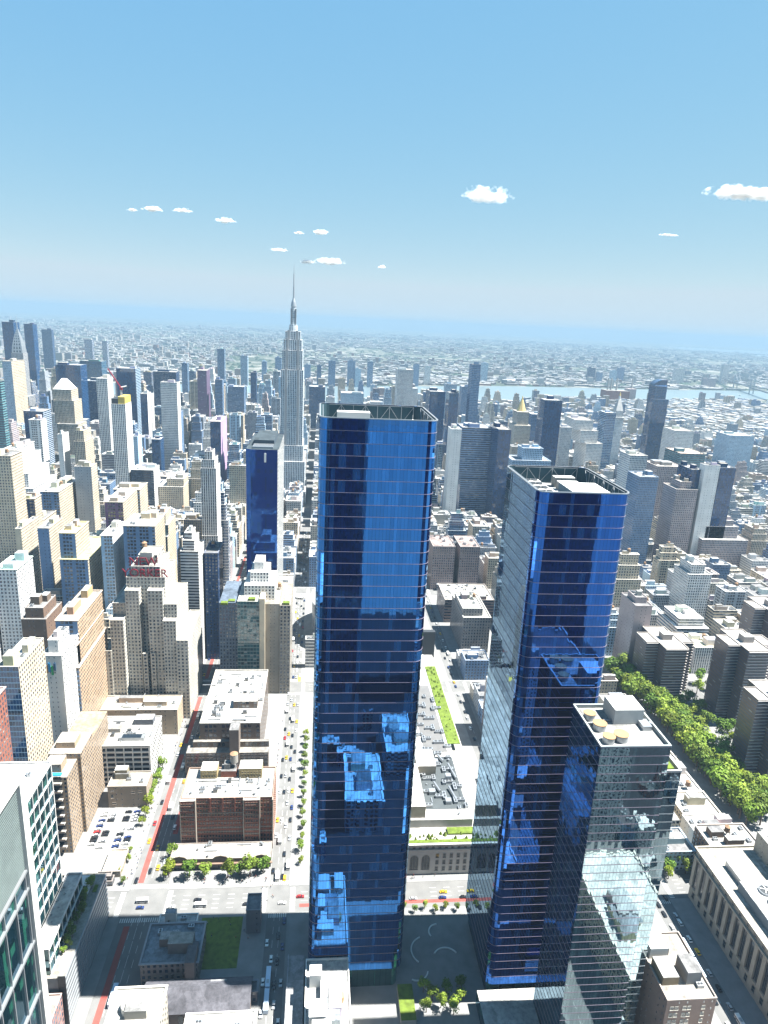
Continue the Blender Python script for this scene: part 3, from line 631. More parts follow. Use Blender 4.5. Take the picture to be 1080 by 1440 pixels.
# ------------------------------------------------------------------ gilded pyramid tower, clock-tower style campanile, dark twin glass tower
t = thing('gilded_pyramid_tower', 'pale stone tower with a gold pyramid roof near the river', 'office tower', (1725, -442, 0))
b = MB(); b.box(-36, 36, -34, 34, 0, 60, 'P', C_['limestone'], 'roof'); b.box(-26, 26, -20, 20, 60, 118, 'P', C_['limestone'], 'roof'); b.box(-20, 20, -14.5, 14.5, 118, 150, 'V', C_['limestone'], 'roof'); b.build('wall', t)
b = MB(); b.cyl(0, 0, 150, 178, 12, 2.6, 'gold', n=8); b.cyl(0, 0, 178, 183, 2, 1.6, 'gold', n=8); b.cyl(0, 0, 183, 188, 1.6, .1, 'gold', n=8); b.build('pyramid_roof', t); ex(1685, 1765, -480, -405)
t = thing('campanile_tower', 'white campanile tower with pyramid top and lantern right of the river stacks', 'clock tower', (1655, -658, 0))
b = MB(); b.box(-12, 12, -11, 11, 0, 150, 'P', C_['white'], 'roof'); b.box(-13, 13, -12, 12, 150, 153, 'stone', (.422, .416, .397)); b.box(-10, 10, -9, 9, 153, 168, 'V', C_['white'], 'roof'); b.build('wall', t)
b = MB(); b.prism([(-10, -9), (10, -9), (10, 9), (-10, 9)], 168, 194, 'stone', (.384, .384, .371), 'stone', poly2=[(-3, -3), (3, -3), (3, 3), (-3, 3)]); b.build('pyramid_roof', t)
b = MB(); b.cyl(0, 0, 194, 203, 2.6, 2.2, 'white', n=8); b.cyl(0, 0, 203, 213, 2.4, .1, 'gold', n=8); b.build('lantern', t)
b = MB(); b.cyl(-12.1, 0, 128, 128.1, .1, mat='white', n=4)
k = [(-12.2, 4.2 * math.cos(2 * math.pi * i / 20), 126 + 4.2 * math.sin(2 * math.pi * i / 20)) for i in range(20)]; b.face(k[::-1], 'white'); b.build('clock_face', t); ex(1635, 1675, -680, -635)
t = thing('slender_glass_tower', 'slender dark blue glass tower with a curved top right of the white campanile', 'apartment tower', (1722, -783, 0))
b = MB(); p0 = rr(-16, 16, -17, 17, 3, 3); b.prism(p0, 0, 225, 'C', (.1, .12, .16), None, bay=1.8, fl=3.8)
prev = p0; z = 225
for k in range(1, 7):
    s = math.sqrt(max(0, 1 - (k / 6.6) ** 2)); q = [(x * .9 + 2, -17 + (y + 17) * s) if 1 else 0 for x, y in p0]; z2 = 225 + k * 2.6; b.prism(prev, z, z2, 'C', (.1, .12, .16), 'C' if k == 6 else None, poly2=q); prev = q; z = z2
b.build('wall', t)
b = MB(); b.box(-24, -16.2, -19, 20, 0, 194, 'C', (.06, .08, .12), 'roof', bay=1.8, fl=3.8); b.build('lower_wing', t); ex(1695, 1745, -805, -760)

# ------------------------------------------------------------------ the street floor near the camera
def arch_wall(mb, z): pass
# red brick warehouse
t = thing('brick_warehouse', 'dark red brick warehouse with white roof and a big round water tank', 'warehouse', (473, 109.5, 0))
b = MB(); BR = C_['brick']
def bx(x0, x1, y0, y1, z0, z1, mat='stone', c=BR, top='roof', tc=(.397, .384, .358)): b.box(x0, x1, y0, y1, z0, z1, mat, c, top, tc)
bx(-16, 16, -30, 30, 0, 38); bx(-18.5, -16, 20.6, 30.2, 0, 38.6); bx(-18.5, -16, -21, -11.5, 0, 38.6)
for z in (3.2, 12.2, 15.4, 27.0): b.box(-16.25, -16, -30.2, 30.2, z, z + .4, 'stone', (.32, .288, .243)); b.box(-18.75, -18.5, 20.5, 30.4, z, z + .4, 'stone', (.32, .288, .243)); b.box(-18.75, -18.5, -21.2, -11.4, z, z + .4, 'stone', (.32, .288, .243))
for y in (-30, -11, -21.4, 20.3, 30): b.box(-18.9, -15.9, y - .3, y + .3, 0, 39, 'stone', (.294, .256, .218))
for y in (-5, 3, 11): b.box(-16.6, -16, y - .5, y + .5, 28, 39, 'stone', BR)
b.box(-16.3, -16, -11, 20, .2, 3, 'stone', (.32, .269, .16))
b.build('wall', t)
b = MB(); roof_mesh(b, -16, 16, -30, 30, 39, (.397, .384, .358), (.192, .128, .096), 1.0, .5); b.build('roof', t)
put_windows(t, win_mesh(.95, 1.6, (.224, .141, .109)), grid_w(-16, -11, 20, 4, 37.6, 16, 10) + grid_w(-18.5, 21, 30, 8, 37.6, 5, 8) + grid_w(-18.5, -20.6, -11.9, 4, 37.6, 5, 10) + grid_w(-16, -30, -21.6, 4, 37.6, 4, 10) + grid_s(-30, -15, 15, 4, 37.6, 14, 10))
for y0, y1, hx in ((9.5, 20.5, 44.5), (-21, -5.5, 45.5)):
    b = MB(); b.box(5, 15, y0, y1, 38, hx, 'stone', (.333, .269, .141), 'roof', (.422, .41, .384)); q = b.build('light_court_wing', t)
    me = win_mesh(.8, 1.3, (.32, .269, .16)).mesh('window')
    for j in (39.2, 42):
        for i in range(int((y1 - y0) / 2)): inst('window', me, q, (5, y0 + 1.2 + i * 2, j), 0)
b = MB(); b.box(6, 14, -3.5, 7, 38, 43, 'stone', BR, 'roof', (.2, .2, .2)); b.box(8, 13, 1, 5, 43, 47, 'stone', (.2, .2, .2), 'roof'); b.build('stair_house', t)
b = MB()
for i in range(8): a = i * math.pi / 4; b.tube((11 + 2.2 * math.cos(a), -1.5 + 2.2 * math.sin(a), 38), (11 + 2 * math.cos(a), -1.5 + 2 * math.sin(a), 47), .18, 'darkmetal')
b.cyl(11, -1.5, 47, 53.5, 2.7, mat='conc', n=16); b.cyl(11, -1.5, 53.5, 54.6, 2.8, .3, mat='wood', n=16); b.build('water_tank', t)
for i in range(7): inst('rooftop_unit', ACM, t, (-8 + (i * 5.3) % 11, -27 + i * 8.3, 38.02), (i % 2) * 1.57, (.448, .448, .448))
ex(436, 492, 76, 146)
# low long pavilion with three little gables
t = thing('low_pavilion', 'long low building with pale roof and three dark gables behind street trees', 'pavilion', (445, 111.5, 0))
b = MB(); b.box(-7, 7, -32, 32, 0, 7.4, 'K', (.12, .11, .10), 'roof', (.384, .365, .339)); b.box(-8.6, -7, -33, 33, 4.4, 5.0, 'stone', (.192, .128, .096), bottom=True); b.build('wall', t)
b = MB(); roof_mesh(b, -7, 7, -32, 32, 8, (.397, .378, .352), (.2, .17, .15), .6); b.build('roof', t)
for y in (-26, 0, 26):
    b = MB(); pts = [(-5, 7.9), (5, 7.9), (3.4, 9.3), (0, 10.2), (-3.4, 9.3)]
    b.face([(-7.3, y - p, z) for p, z in pts], 'stone', (.10, .08, .07)); b.face([(-6.7, y + p, z) for p, z in pts], 'stone', (.10, .08, .07))
    for k in range(5): a, c = pts[k], pts[(k + 1) % 5]; b.face([(-7.3, y - a[0], a[1]), (-6.7, y - a[0], a[1]), (-6.7, y - c[0], c[1]), (-7.3, y - c[0], c[1])], 'stone', (.12, .1, .08))
    b.build('gable', t)
put_windows(t, win_mesh(3.6, 2.4, (.15, .13, .12), bars=3), [(-7, y, 1.0, 0) for y in range(-28, 30, 7)])

# brown loft with big flat roof
t = thing('brown_loft', 'dark brown loft building with broad white roof and stepped front', 'loft building', (582, 119, 0))
bc = (.15, .12, .10); b = MB()
b.box(-42, 42, -24, 22, 0, 40.6, 'L', bc, 'roof', (.422, .41, .384), 3.2, 3.9); b.box(-52, -42, -31, 31, 0, 22, 'L', bc, 'roof', (.256, .243, .224), 3.2, 3.9); b.box(-45, -42, -31, 27, 22, 27, 'L', bc, 'roof', (.256, .243, .224)); b.box(-48, -42, 23, 33, 0, 17, 'L', (.2, .19, .18), 'roof')
b.box(-54, -42, -9, -2, 0, 43, 'stone', (.17, .14, .12), 'roof', (.192, .192, .192)); b.build('wall', t)
b = MB(); roof_mesh(b, -42, 42, -24, 22, 41.6, (.422, .41, .384), (.32, .301, .269), 1, .5); b.build('roof', t)
put_windows(t, win_mesh(1.7, 2.0, (.13, .11, .10), bars=1), grid_w(-52, -31, -9.5, 2, 21, 8, 5) + grid_w(-52, -1.5, 31, 2, 21, 11, 5))
b = MB(); b.box(-20, -8, -20, -1, 40.6, 47, 'L', bc, 'roof', (.384, .371, .352)); b.build('bulkhead', t)
for i, (x, y) in enumerate(((-22, 8), (-19, 12), (-24, 13), (-15, 9), (5, 4), (20, 15), (28, -12))): inst('rooftop_unit', ACM, t, (x, y, 40.7), i * 1.57, (1.3, 1.3, 1.2))
ex(524, 648, 76, 146)
# green glass corner tower (three faces) behind it
t = thing('green_glass_tower', 'apartment tower with green glass front, cream corner and stepped white roof', 'apartment tower', (690, 109, 0))
b = MB()
b.box(-34, 20, 16, 33, 0, 92, 'P', (.10, .13, .17), 'roof'); b.box(-40, 20, -4, 15.8, 0, 96, 'T', (.192, .243, .23), 'roof', (.32, .32, .294)); b.box(-41, 20, -9, -4.2, 0, 99, 'stone', C_['cream'], 'roof'); b.box(-36, 20, -22, -9.2, 0, 92, 'K', (.269, .243, .205), 'roof'); b.box(-37, 20, -32, -22.2, 0, 91, 'P', (.269, .243, .205), 'roof')
b.box(-26, 14, -17, 11, 90, 106, 'P', C_['white'], 'roof'); b.box(-18, 10, -11, 6, 106, 116, 'P', C_['white'], 'roof'); b.box(-12, 8, -6, 3, 116, 124, 'K', C_['white'], 'roof'); b.build('wall', t)
for (x, y) in ((-35, 28), (-37, 3), (-34, -28), (-30, 22)): b = MB(); b.box(x - 2, x + 3, y - 3, y + 3, 91, 98.0 if y == 3 else 93, 'grass'); b.build('roof_planting', t)
inst('water_tank', TANK, t, (0, -20, 91.6)); ex(645, 715, 74, 146)

# open-sided white garage, small tan block, tan balcony flats, and what stands round the car park
t = thing('parking_garage', 'white open-deck parking garage with dark horizontal bays', 'parking garage', (540, 196, 0))
b = MB(); b.box(-19, 18, -21, 21, 0, 35, 'stone', (.03, .035, .045), 'roof')  # near-black core: shade inside the open decks put into its colour
for k in range(9):
    z = 1.0 + k * 4.2; b.box(-20, 19, -22, 22, z - .8, z + .5, 'white', top='white', bottom=True)
for k in range(8): y = -22 + 44 * k / 7; b.box(-20.2, -19, y - .35, y + .35, 0, 35.4, 'white')
for k in range(11): x = -20 + 38 * k / 10; b.box(x - .3, x + .3, -22.2, -21, 0, 35.4, 'white')
b.build('deck', t)
b = MB(); roof_mesh(b, -20.2, 19.2, -22.2, 22.2, 36.2, (.41, .397, .371), (.384, .384, .371), 1.0, .5); b.build('roof', t)
b = MB(); b.box(-13, -8, -16, 2, 35, 38, 'metal'); b.face([(-13.1, -14, 38.05), (-8.2, -14, 38.05), (-8.2, 0, 38.05), (-13.1, 0, 38.05)], 'pane'); b.build('skylight', t)
b = MB(); b.box(8, 16, -18, -4, 35, 40, 'stone', (.12, .13, .15), 'roof', (.384, .384, .371)); b.box(-2, 5, 4, 16, 35, 38.4, 'stone', (.32, .307, .282), 'roof'); b.build('bulkhead', t)
ex(516, 562, 170, 222)
t = building('tan_block', 'small tan brick block beside the car park with a flat cluttered roof', 'brick block', 498, 515, 172, 199, 18, 'K', (.269, .224, .179), (.32, .294, .256), clutter=3, tank=False)
put_windows(t, win_mesh(1.6, 3.0, (.256, .218, .179), True), [(-8.5, 10.5, 8, 0)]); put_windows(t, win_mesh(2.4, 1.2, (.224, .192, .16)), [(-8.5, 10.5, 13.5, 0), (-8.5, 9.5, 3, 0), (-8.5, -4, 12, 0), (-8.5, -9, 12.4, 0)])
ex(494, 518, 168, 202)
t = thing('tan_apartments', 'long tan brick apartment house with balconies and a blue roof pool', 'apartment house', (476, 218, 0))
b = MB(); tc_ = (.32, .246, .173); b.box(-21, -2, -9, 9, 0, 58, 'P', tc_, 'roof', (.352, .32, .282), 2.6, 3.1); b.box(-2, 22, -11.5, 9, 0, 62, 'P', tc_, 'roof', (.397, .358, .307), 2.6, 3.1); b.box(22, 60, -10, 9, 0, 55, 'P', tc_, 'roof', None, 2.6, 3.1); b.box(-16, -6, -4, 6, 58, 64, 'K', tc_, 'roof', (.384, .365, .333)); b.box(4, 16, -6, 6, 62, 66.5, 'K', tc_, 'roof', (.384, .365, .333)); b.build('wall', t)
b = MB(); b.box(-20, -17, -5, 7, 58, 58.6, 'stone', (.019, .192, .397)); b.build('roof_pool', t)
for z in range(6, 56, 6):
    b = MB(); b.box(-24, -21, -6, 6, z, z + .3, 'conc', bottom=True); b.box(-24, -23.8, -6, 6, z + .3, z + 1.3, 'stone', (.224, .179, .141)); b.box(-21.06, -21, -5.4, 5.4, z + .4, z + 4.4, 'pane'); b.build('balcony', t)
ex(450, 540, 203, 232)
building('flat_shed', 'beige flat-roofed shed beside the parked cars', 'shed', 433, 452, 173, 184, 5, 'K', (.32, .282, .23), (.397, .358, .307), clutter=0)
building('kiosk', 'dark brown kiosk with layered roofs at the street corner', 'kiosk', 426, 431, 176, 187, 6, 'S', (.12, .10, .09), (.224, .205, .192), tiers=[(0, 0, 0, 0, 4), (1, 0, 1, 1, 7)], clutter=0)
ex(424, 505, 168, 206)

# glass lattice tower with planted terrace, left edge
t = thing('lattice_glass_tower', 'white-latticed green glass office tower rising behind a planted terrace', 'office tower', (366, 206, 0))
b = MB(); Lp = [(-26, -19), (15, -19), (15, 24), (-26, 24)]
b.prism(Lp, 47, 121, 'glassT', bay=1.6, fl=4.2); b.prism([(-26, -27), (21, -27), (21, 24), (-26, 24)], 30, 46, 'glassT', bay=1.6, fl=4.2); b.build('curtain_wall', t)
b = MB()
for (x0, x1, y, z0, z1) in ((-26, 15, -19, 47, 121), (-26, 21, -27, 31, 46)):
    n = round((x1 - x0) / 6); m = max(1, round((z1 - z0) / 8.2))
    for k in range(n + 1): x = x0 + (x1 - x0) * k / n; b.box(x - .2, x + .2, y - .4, y + .1, z0, z1, 'white')
    for k in range(m + 1): z = z0 + (z1 - z0) * k / m; b.box(x0 - .4, x1 + .4, y - .6, y + .1, z - .22, z + .22, 'white', bottom=True)
for k in range(7): y = -19 + 43 * k / 6; b.box(15, 15.5, y - .35, y + .35, 47, 121, 'white')
b.build('lattice', t)
b = MB(); roof_mesh(b, -26.5, 15.5, -19.6, 24, 122, (.448, .442, .422), (.448, .448, .448), 1, .5); b.build('roof', t); b = MB(); roof_mesh(b, -26.4, 21.4, -27.6, -19.2, 47.2, (.435, .429, .41), (.448, .448, .448), 1, .4); b.build('roof', t)
for i in range(6): inst('roof_table', ACM, t, (-10 + i * 4.5, -23 + (i % 2) * 2, 46.3), i, (.32, .32, .256))
b = MB(); b.box(-28, 38, -34, 24, 0, 31, 'stone', (.256, .275, .288), 'roof', (.32, .301, .269)); b.build('base_wall', t)
b = MB()
for k in range(9): z = 1.5 + k * 3.4; b.box(-28.2, 38.4, -34.5, -34, z, z + 1.5, 'metal', top='metal', bottom=True)
b.box(-28.3, -27.9, -34.6, -31, 0, 32.2, 'darkmetal'); b.build('slat_facade', t)
b = MB(); b.box(22, 36, -29, -14, 31, 31.4, 'white'); b.box(30, 35, -10, 0, 31, 31.3, 'grass'); b.box(24, 29, -33, -31, 31, 31.5, 'grass'); b.build('terrace_paving', t)
ex(336, 408, 168, 232)
building('pink_front', 'narrow building with pink gridded front below the planted terrace', 'office building', 319.5, 336, 173, 200, 24, 'G', (.307, .179, .16), (.352, .32, .294), clutter=2, tank=False)
t = thing('white_framed_tower', 'dark glass tower with broad white corner frame at the left edge', 'office tower', (260, 206, 0))
b = MB(); b.box(-60, 55, -33, 34, 0, 118, 'glassD', (1, 1, 1), 'roof', bay=2, fl=4.4); b.build('curtain_wall', t)
b = MB(); b.box(-60, 55, -33, 34, 118.2, 160, 'stone', (.04, .055, .055), 'roof')
for k in range(32): z = 119 + k * 1.25; b.box(-60, 55, -33.5, -33, z, z + .5, 'stone', (.085, .11, .11), bottom=True)
b.build('louvre_band', t)
b = MB(); b.box(53.5, 58.5, -35, -29, 0, 165, 'white'); b.box(-60, 53.4, -35, 36, 160, 165.6, 'white', top='roof'); 
for z in (52, 80, 108, 117): b.box(-60, 53.5, -34.3, -33, z, z + 1.1, 'metal', top='metal', bottom=True)
for k in range(12): x = -58 + k * 10; b.box(x, x + .5, -33.9, -33, 0, 118, 'metal')
b.build('frame', t)

# church, small blocks and lawn in the tower's shadow
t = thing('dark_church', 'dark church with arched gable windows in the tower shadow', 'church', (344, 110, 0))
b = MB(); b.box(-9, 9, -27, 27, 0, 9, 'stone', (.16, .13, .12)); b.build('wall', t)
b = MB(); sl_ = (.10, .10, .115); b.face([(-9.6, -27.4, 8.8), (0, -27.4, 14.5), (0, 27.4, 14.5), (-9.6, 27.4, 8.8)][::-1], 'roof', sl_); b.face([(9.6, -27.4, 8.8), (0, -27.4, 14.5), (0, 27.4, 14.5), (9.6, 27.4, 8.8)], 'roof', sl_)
for y in (-27, 27): b.face([(-9, y, 9), (9, y, 9), (0, y, 14.3)], 'stone', (.16, .13, .12))
b.build('roof', t)
put_windows(t, win_mesh(2.4, 5.5, (.16, .141, .128), True), [(-9, -22 + k * 7.2, 1.5, 0) for k in range(7)])
b = MB(); b.box(9, 22, 3, 8, 0, 20, 'stone', (.16, .13, .12), 'roof', (.1, .1, .11)); b.build('transept', t)
building('flat_roof_school', 'flat bluish roof building in the tower shadow beside the church', 'low building', 358, 383, 112, 142, 15, 'P', (.18, .16, .16), (.192, .23, .269), clutter=3, tank=False)  # blue of the tower's shadow is put into the roof tint
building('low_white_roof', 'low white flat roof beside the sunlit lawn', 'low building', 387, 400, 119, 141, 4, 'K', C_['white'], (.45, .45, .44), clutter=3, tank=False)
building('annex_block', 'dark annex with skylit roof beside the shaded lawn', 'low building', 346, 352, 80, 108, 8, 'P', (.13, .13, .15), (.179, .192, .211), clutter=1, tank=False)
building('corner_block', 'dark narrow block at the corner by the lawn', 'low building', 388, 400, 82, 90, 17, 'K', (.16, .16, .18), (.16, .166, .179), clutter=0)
b = MB(); flat(b, 366, 400, 93, 117, .19, 'grass'); struct('lawn', b)
b = MB(); flat(b, 384, 400, 118, 142, .19, 'conc'); struct('yard', b)
building('round_tank_tower', 'pale tower roof with a round sunken tank and rooftop plants', 'apartment tower', 306, 324, 120, 143, 40, 'P', C_['limestone'], (.435, .429, .41), clutter=1, tank=False)
b = MB(); b.cyl(0, 0, 39, 42.5, 4, mat='white', n=20, top='conc'); tag(b.build('roof_drum', None, (314, 134, 0)), 'round pale drum on the tower roof by the bottom edge', 'tank')
building('rounded_white_roof', 'low white-roofed building at the bottom edge beside the church', 'low building', 300, 326, 79, 112, 20, 'S', C_['white'], (.461, .454, .435), clutter=2, tank=False)
t = thing('ramp_hall', 'long plain grey shed roof beside the shaded street', 'shed', (330, 60.5, 0)); b = MB(); b.box(-45, 32, -4.5, 4.5, 0, 12, 'conc', top='roof', ttint=(.269, .275, .282)); b.build('wall', t)
b = MB()
for k in range(20): b.box(-44 + k * 3.8, -43.8 + k * 3.8, 3.9, 4.1, 12, 13, 'metal')
b.box(-45, 32, 3.9, 4.1, 13, 13.12, 'metal'); b.build('railing', t)
t = building('white_plant_roof', 'white cluttered roof at the foot of the tallest tower', 'low building', 296, 349, 33, 55, 24, 'K', C_['white'], (.448, .442, .422), clutter=4, tank=False)
for (x, y, sx, sy, h) in ((-4, 5, 9, 8, 5), (8, 0, 12, 7, 3.5), (-16, 3, 11, 9, 6), (14, 6, 6, 6, 7), (-20, -7, 12, 5, 3)):
    b = MB(); b.box(x - sx / 2, x + sx / 2, y - sy / 2, y + sy / 2, 23, 24 + h, 'white', top='white'); b.build('plant_room', t)
b = MB(); b.cyl(4, -6, 23, 26.5, 2.2, mat='stone', tint=(.32, .23, .128), n=16); b.build('tan_tank', t)
t = thing('lawn_terrace', 'bright lawn strip on a ledge at the foot of the tallest tower', 'terrace', (338, 2, 0)); b = MB(); b.box(-8, 12, -4, 4, 0, 3, 'conc', top='grass'); b.build('planter', t)
t = thing('podium', 'white podium roof at the foot of the second mirror tower', 'podium', (318, -55, 0)); b = MB(); b.box(-20, 21.5, -24, 20, 0, 9, 'glassT', top='roof', ttint=(.41, .403, .384), bay=2, fl=4.5); b.build('wall', t)
for k in range(2): b = MB(); b.box(-8, 10, -12 - k * 8, -8 - k * 8, 9, 10.6, 'darkmetal'); b.build('skylight', t)
ex(170, 402, 60, 146)

# old post office with the green terrace and plant roof, between the towers
t = thing('post_office', 'grand stone post office with white plant-covered roof between the mirror towers', 'civic building', (559, -6, 0))
st = (.48, .47, .45); b = MB(); b.box(-131, 131, -59, 47, 0, 22, 'stone', st, 'roof', (.384, .371, .346)); b.box(-114, 120, -48, 38, 22, 28, 'stone', (.352, .346, .32), 'roof', (.461, .454, .435))
b.box(-131.8, -131, -59.6, 47.6, 19, 20, 'stone', st, bottom=True); b.box(-132.2, -131, -60, 48, 23.4, 24.2, 'stone', st, bottom=True); b.box(-131.4, -130.4, -59.4, 47.4, 22, 24, 'stone', st); b.build('wall', t)
put_windows(t, win_mesh(5.2, 11, (.32, .307, .282), True, 2), [(-131, y, 4, 0) for y in (-14.5, -7, .5, 8, 15.5, 23)])
put_windows(t, win_mesh(1.8, 3.0, (.32, .307, .282)), [(-131, -22 - k * 4.6, z, 0) for k in range(8) for z in (3, 8, 13)])
put_windows(t, win_mesh(1.6, 1.8, (.32, .307, .282)), [(-131, 44 - k * 4.2, 20.4, 0) for k in range(24)])
b = MB(); b.box(-130, -119, -58, 46, 22, 22.5, 'conc'); b.box(-129.6, -127, -57, 45, 22.5, 23.6, 'grass'); b.box(-122, -116, -57, -30, 22.5, 23.6, 'grass')
for k in range(60): x = -125 + rng.uniform(-3, 5); y = rng.uniform(-57, 44); s = rng.uniform(.5, 1.5); b.cyl(x, y, 22.5, 22.5 + 2 * s, s, .2, 'grass', n=6)
b.build('terrace_planting', t)
b = MB(); b.box(-30, 95, -56, -46, 28, 28.5, 'grass')
for k in range(40): x = rng.uniform(-28, 94); s = rng.uniform(.5, 1.4); b.cyl(x, rng.uniform(-55, -47), 28.4, 28.4 + 1.6 * s, s * 1.2, .2, 'grass', n=6)
b.build('roof_garden', t)
for (x0, x1, y0, y1, h, m_) in ((-112, -66, -16, -2, 9, 'white'), (-50, -10, -12, 2, 5, 'white'), (-68, -48, -30, -16, 8, 'white'), (-4, 24, -22, -2, 6, 'white'), (30, 62, -24, -2, 8, 'white'), (66, 110, -20, 16, 10, 'metal')):
    b = MB(); b.box(x0, x1, y0, y1, 28, 28 + h, 'stone', (.358, .32, .256) if m_ == 'white' else (.288, .294, .294), 'roof', (.474, .467, .448)); b.build('plant_room', t)
b = MB(); b.box(-104, -46, -46, -18, 28, 28.25, 'stone', (.06, .07, .075)); b.box(-40, 60, -44, -26, 28, 28.25, 'stone', (.12, .12, .12)); b.build('plant_court', t)
for k in range(60): inst('rooftop_unit', ACM, t, (-102 + (k * 9.7) % 150, -46 + (k * 17.3) % 30, 28.2), (k % 2) * 1.57, (1.2 + .5 * (k % 3), 1.1, 1.2))
b = MB()
for x_, y_, l_ in ((-98, -40, 18), (-88, -30, 12), (-74, -44, 20), (-60, -24, 10), (-54, -38, 9)): b.tube((x_, y_, 30), (x_ + l_ * .8, y_ + 3, 30.4), .8, 'metal', n=6); b.box(x_ - 2, x_ + 2, y_ + 4, y_ + 8, 28, 31 + (l_ % 3), 'metal')
b.build('ducts', t)
ex(424, 694, -82, 66)

# round arena
t = thing('round_arena', 'dark round arena drum half hidden behind the tallest tower', 'arena', (790, -6, 0))
b = MB(); b.cyl(0, 0, 0, 44, 64, mat='V', tint=(.16, .19, .23), n=48, top='roof', bay=4, fl=22); b.build('wall', t)
b = MB(); b.cyl(0, 0, 43.5, 46, 66, 60, 'stone', (.256, .269, .282), 48, 'roof'); b.build('roof', t)
b = MB(); b.box(-64, -58, -68, -40, 0, 30, 'darkmetal'); b.build('screen_wall', t); ex(718, 895, -85, 66)

# two-winged pinkish hotel and grey church house by the arena
t = thing('twin_wing_hotel', 'pinkish grey hotel block with two wings and a dark slot between', 'hotel', (945, -132, 0))
b = MB(); b.box(-25, 25, 2, 32, 0, 61, 'P', (.269, .211, .198), 'roof'); b.box(-25, 25, -32, -5, 0, 61, 'P', (.269, .211, .198), 'roof'); b.box(0, 25, -5, 2, 0, 58, 'P', (.192, .16, .16), 'roof'); b.box(-29, -25, -34, 24, 0, 9, 'S', (.192, .192, .205), 'roof', (.288, .301, .32)); b.build('wall', t)
b = MB()
for y0, y1 in ((2, 32), (-32, -5)): roof_mesh(b, -25, 25, y0, y1, 62, (.288, .282, .269), (.256, .23, .218), 1.2)
b.build('roof', t)
for k in range(8): inst('rooftop_unit', ACM, t, (-18 + k * 5.4, -26 + (k * 13) % 52, 61), k, (1.4, 1.4, 1.5))
ex(912, 975, -168, -96)
building('grey_mission', 'grey stone block with small windows on the side street beyond the post office', 'office building', 738, 805, -136, -106, 48, 'P', (.23, .218, .211), (.32, .32, .294), tiers=[(0, 0, 0, 0, 42), (6, 14, 8, 0, 50)], clutter=3); ex(732, 812, -140, -100)
building('parking_roof', 'broad flat roof with parked cars below the two-winged hotel', 'parking garage', 815, 868, -160, -100, 30, 'S', (.218, .166, .154), (.358, .339, .307), clutter=1, tank=False); ex(812, 900, -162, -96)

# stone sorting office and brick house at the lower right
t = thing('stone_sorting_office', 'big limestone postal building with tall window bays and roof fans', 'warehouse', (310, -226, 0))
b = MB(); lc = (.32, .294, .243); b.box(-120, 94, -40, 38, 0, 36, 'stone', lc, 'roof', (.384, .371, .333)); b.box(-120.5, 94.8, 38, 39.2, 31, 32.2, 'stone', lc, bottom=True); b.box(94, 95, -40, 39.2, 31, 32.2, 'stone', lc, bottom=True); b.box(-120.4, 94.6, 38, 38.6, 9, 9.8, 'stone', lc, bottom=True)
for k in range(30): x = 92.5 - k * 7; b.box(x - 1.4, x + 1.4, 38, 38.9, 10, 31, 'stone', lc)
b.build('wall', t)
b = MB(); roof_mesh(b, -120.6, 95, -40, 39.2, 37.4, (.352, .333, .294), lc, 1.4, .8); b.build('roof', t)
put_windows(t, win_mesh(3.6, 19, (.2, .18, .16), bars=2), [(89 - k * 7, 38, 10.6, -math.pi / 2) for k in range(30)]); put_windows(t, win_mesh(2.4, 4.2, (.288, .256, .211)), [(89 - k * 7, 38, 3, -math.pi / 2) for k in range(30)]); put_windows(t, win_mesh(1.5, 1.9, (.288, .256, .211)), [(89 - k * 7, 38, 33.2, -math.pi / 2) for k in range(30)])
b = MB(); b.box(-110, 62, 10, 31, 36, 42, 'stone', (.141, .179, .211), 'roof', (.397, .403, .397)); b.box(62.2, 80, 14, 28, 36, 40, 'metal', top='roof', ttint=(.384, .384, .384)); b.build('plant_deck', t)
for k in range(8):
    b = MB(); x = 54 - k * 9.0; b.cyl(x, 20, 42, 43.2, 3.9, mat='metal', n=24); b.cyl(x, 20, 43.2, 43.3, 3.5, mat='darkmetal', n=24)
    for q in range(5): a = q * 1.2566; b.tube((x, 20, 43.5), (x + 3.4 * math.cos(a), 20 + 3.4 * math.sin(a), 43.5), .32, 'white')
    b.build('roof_fan', t)
b = MB(); b.box(40, 92, -38, 2, 36, 50, 'K', lc, 'roof', (.384, .384, .365)); b.build('penthouse', t)
for k in range(10): inst('rooftop_unit', ACM, t, (45 + (k * 5.1) % 42, -34 + (k * 7.7) % 32, 50), k * .8, (1.4, 1.4, 1.3))
t = building('brick_house', 'brown brick house with white cloth-like roof canopy by the lower right street', 'apartment house', 291, 326, -131, -107.5, 58, 'K', (.23, .166, .141), (.32, .301, .269), clutter=2, tank=False)
put_windows(t, win_mesh(1.3, 1.8, (.384, .365, .32)), [(-17.5, y, z, 0) for z in range(8, 56, 4) for y in (9, 6.8, 3, .8, -6)]); b = MB(); b.box(4, 16, 1, 10, 57, 63, 'white', top='white'); b.build('canopy', t); b = MB(); b.box(-10, 0, -8, -1, 57, 64, 'stone', (.192, .192, .192), 'roof'); b.build('stair_house', t)

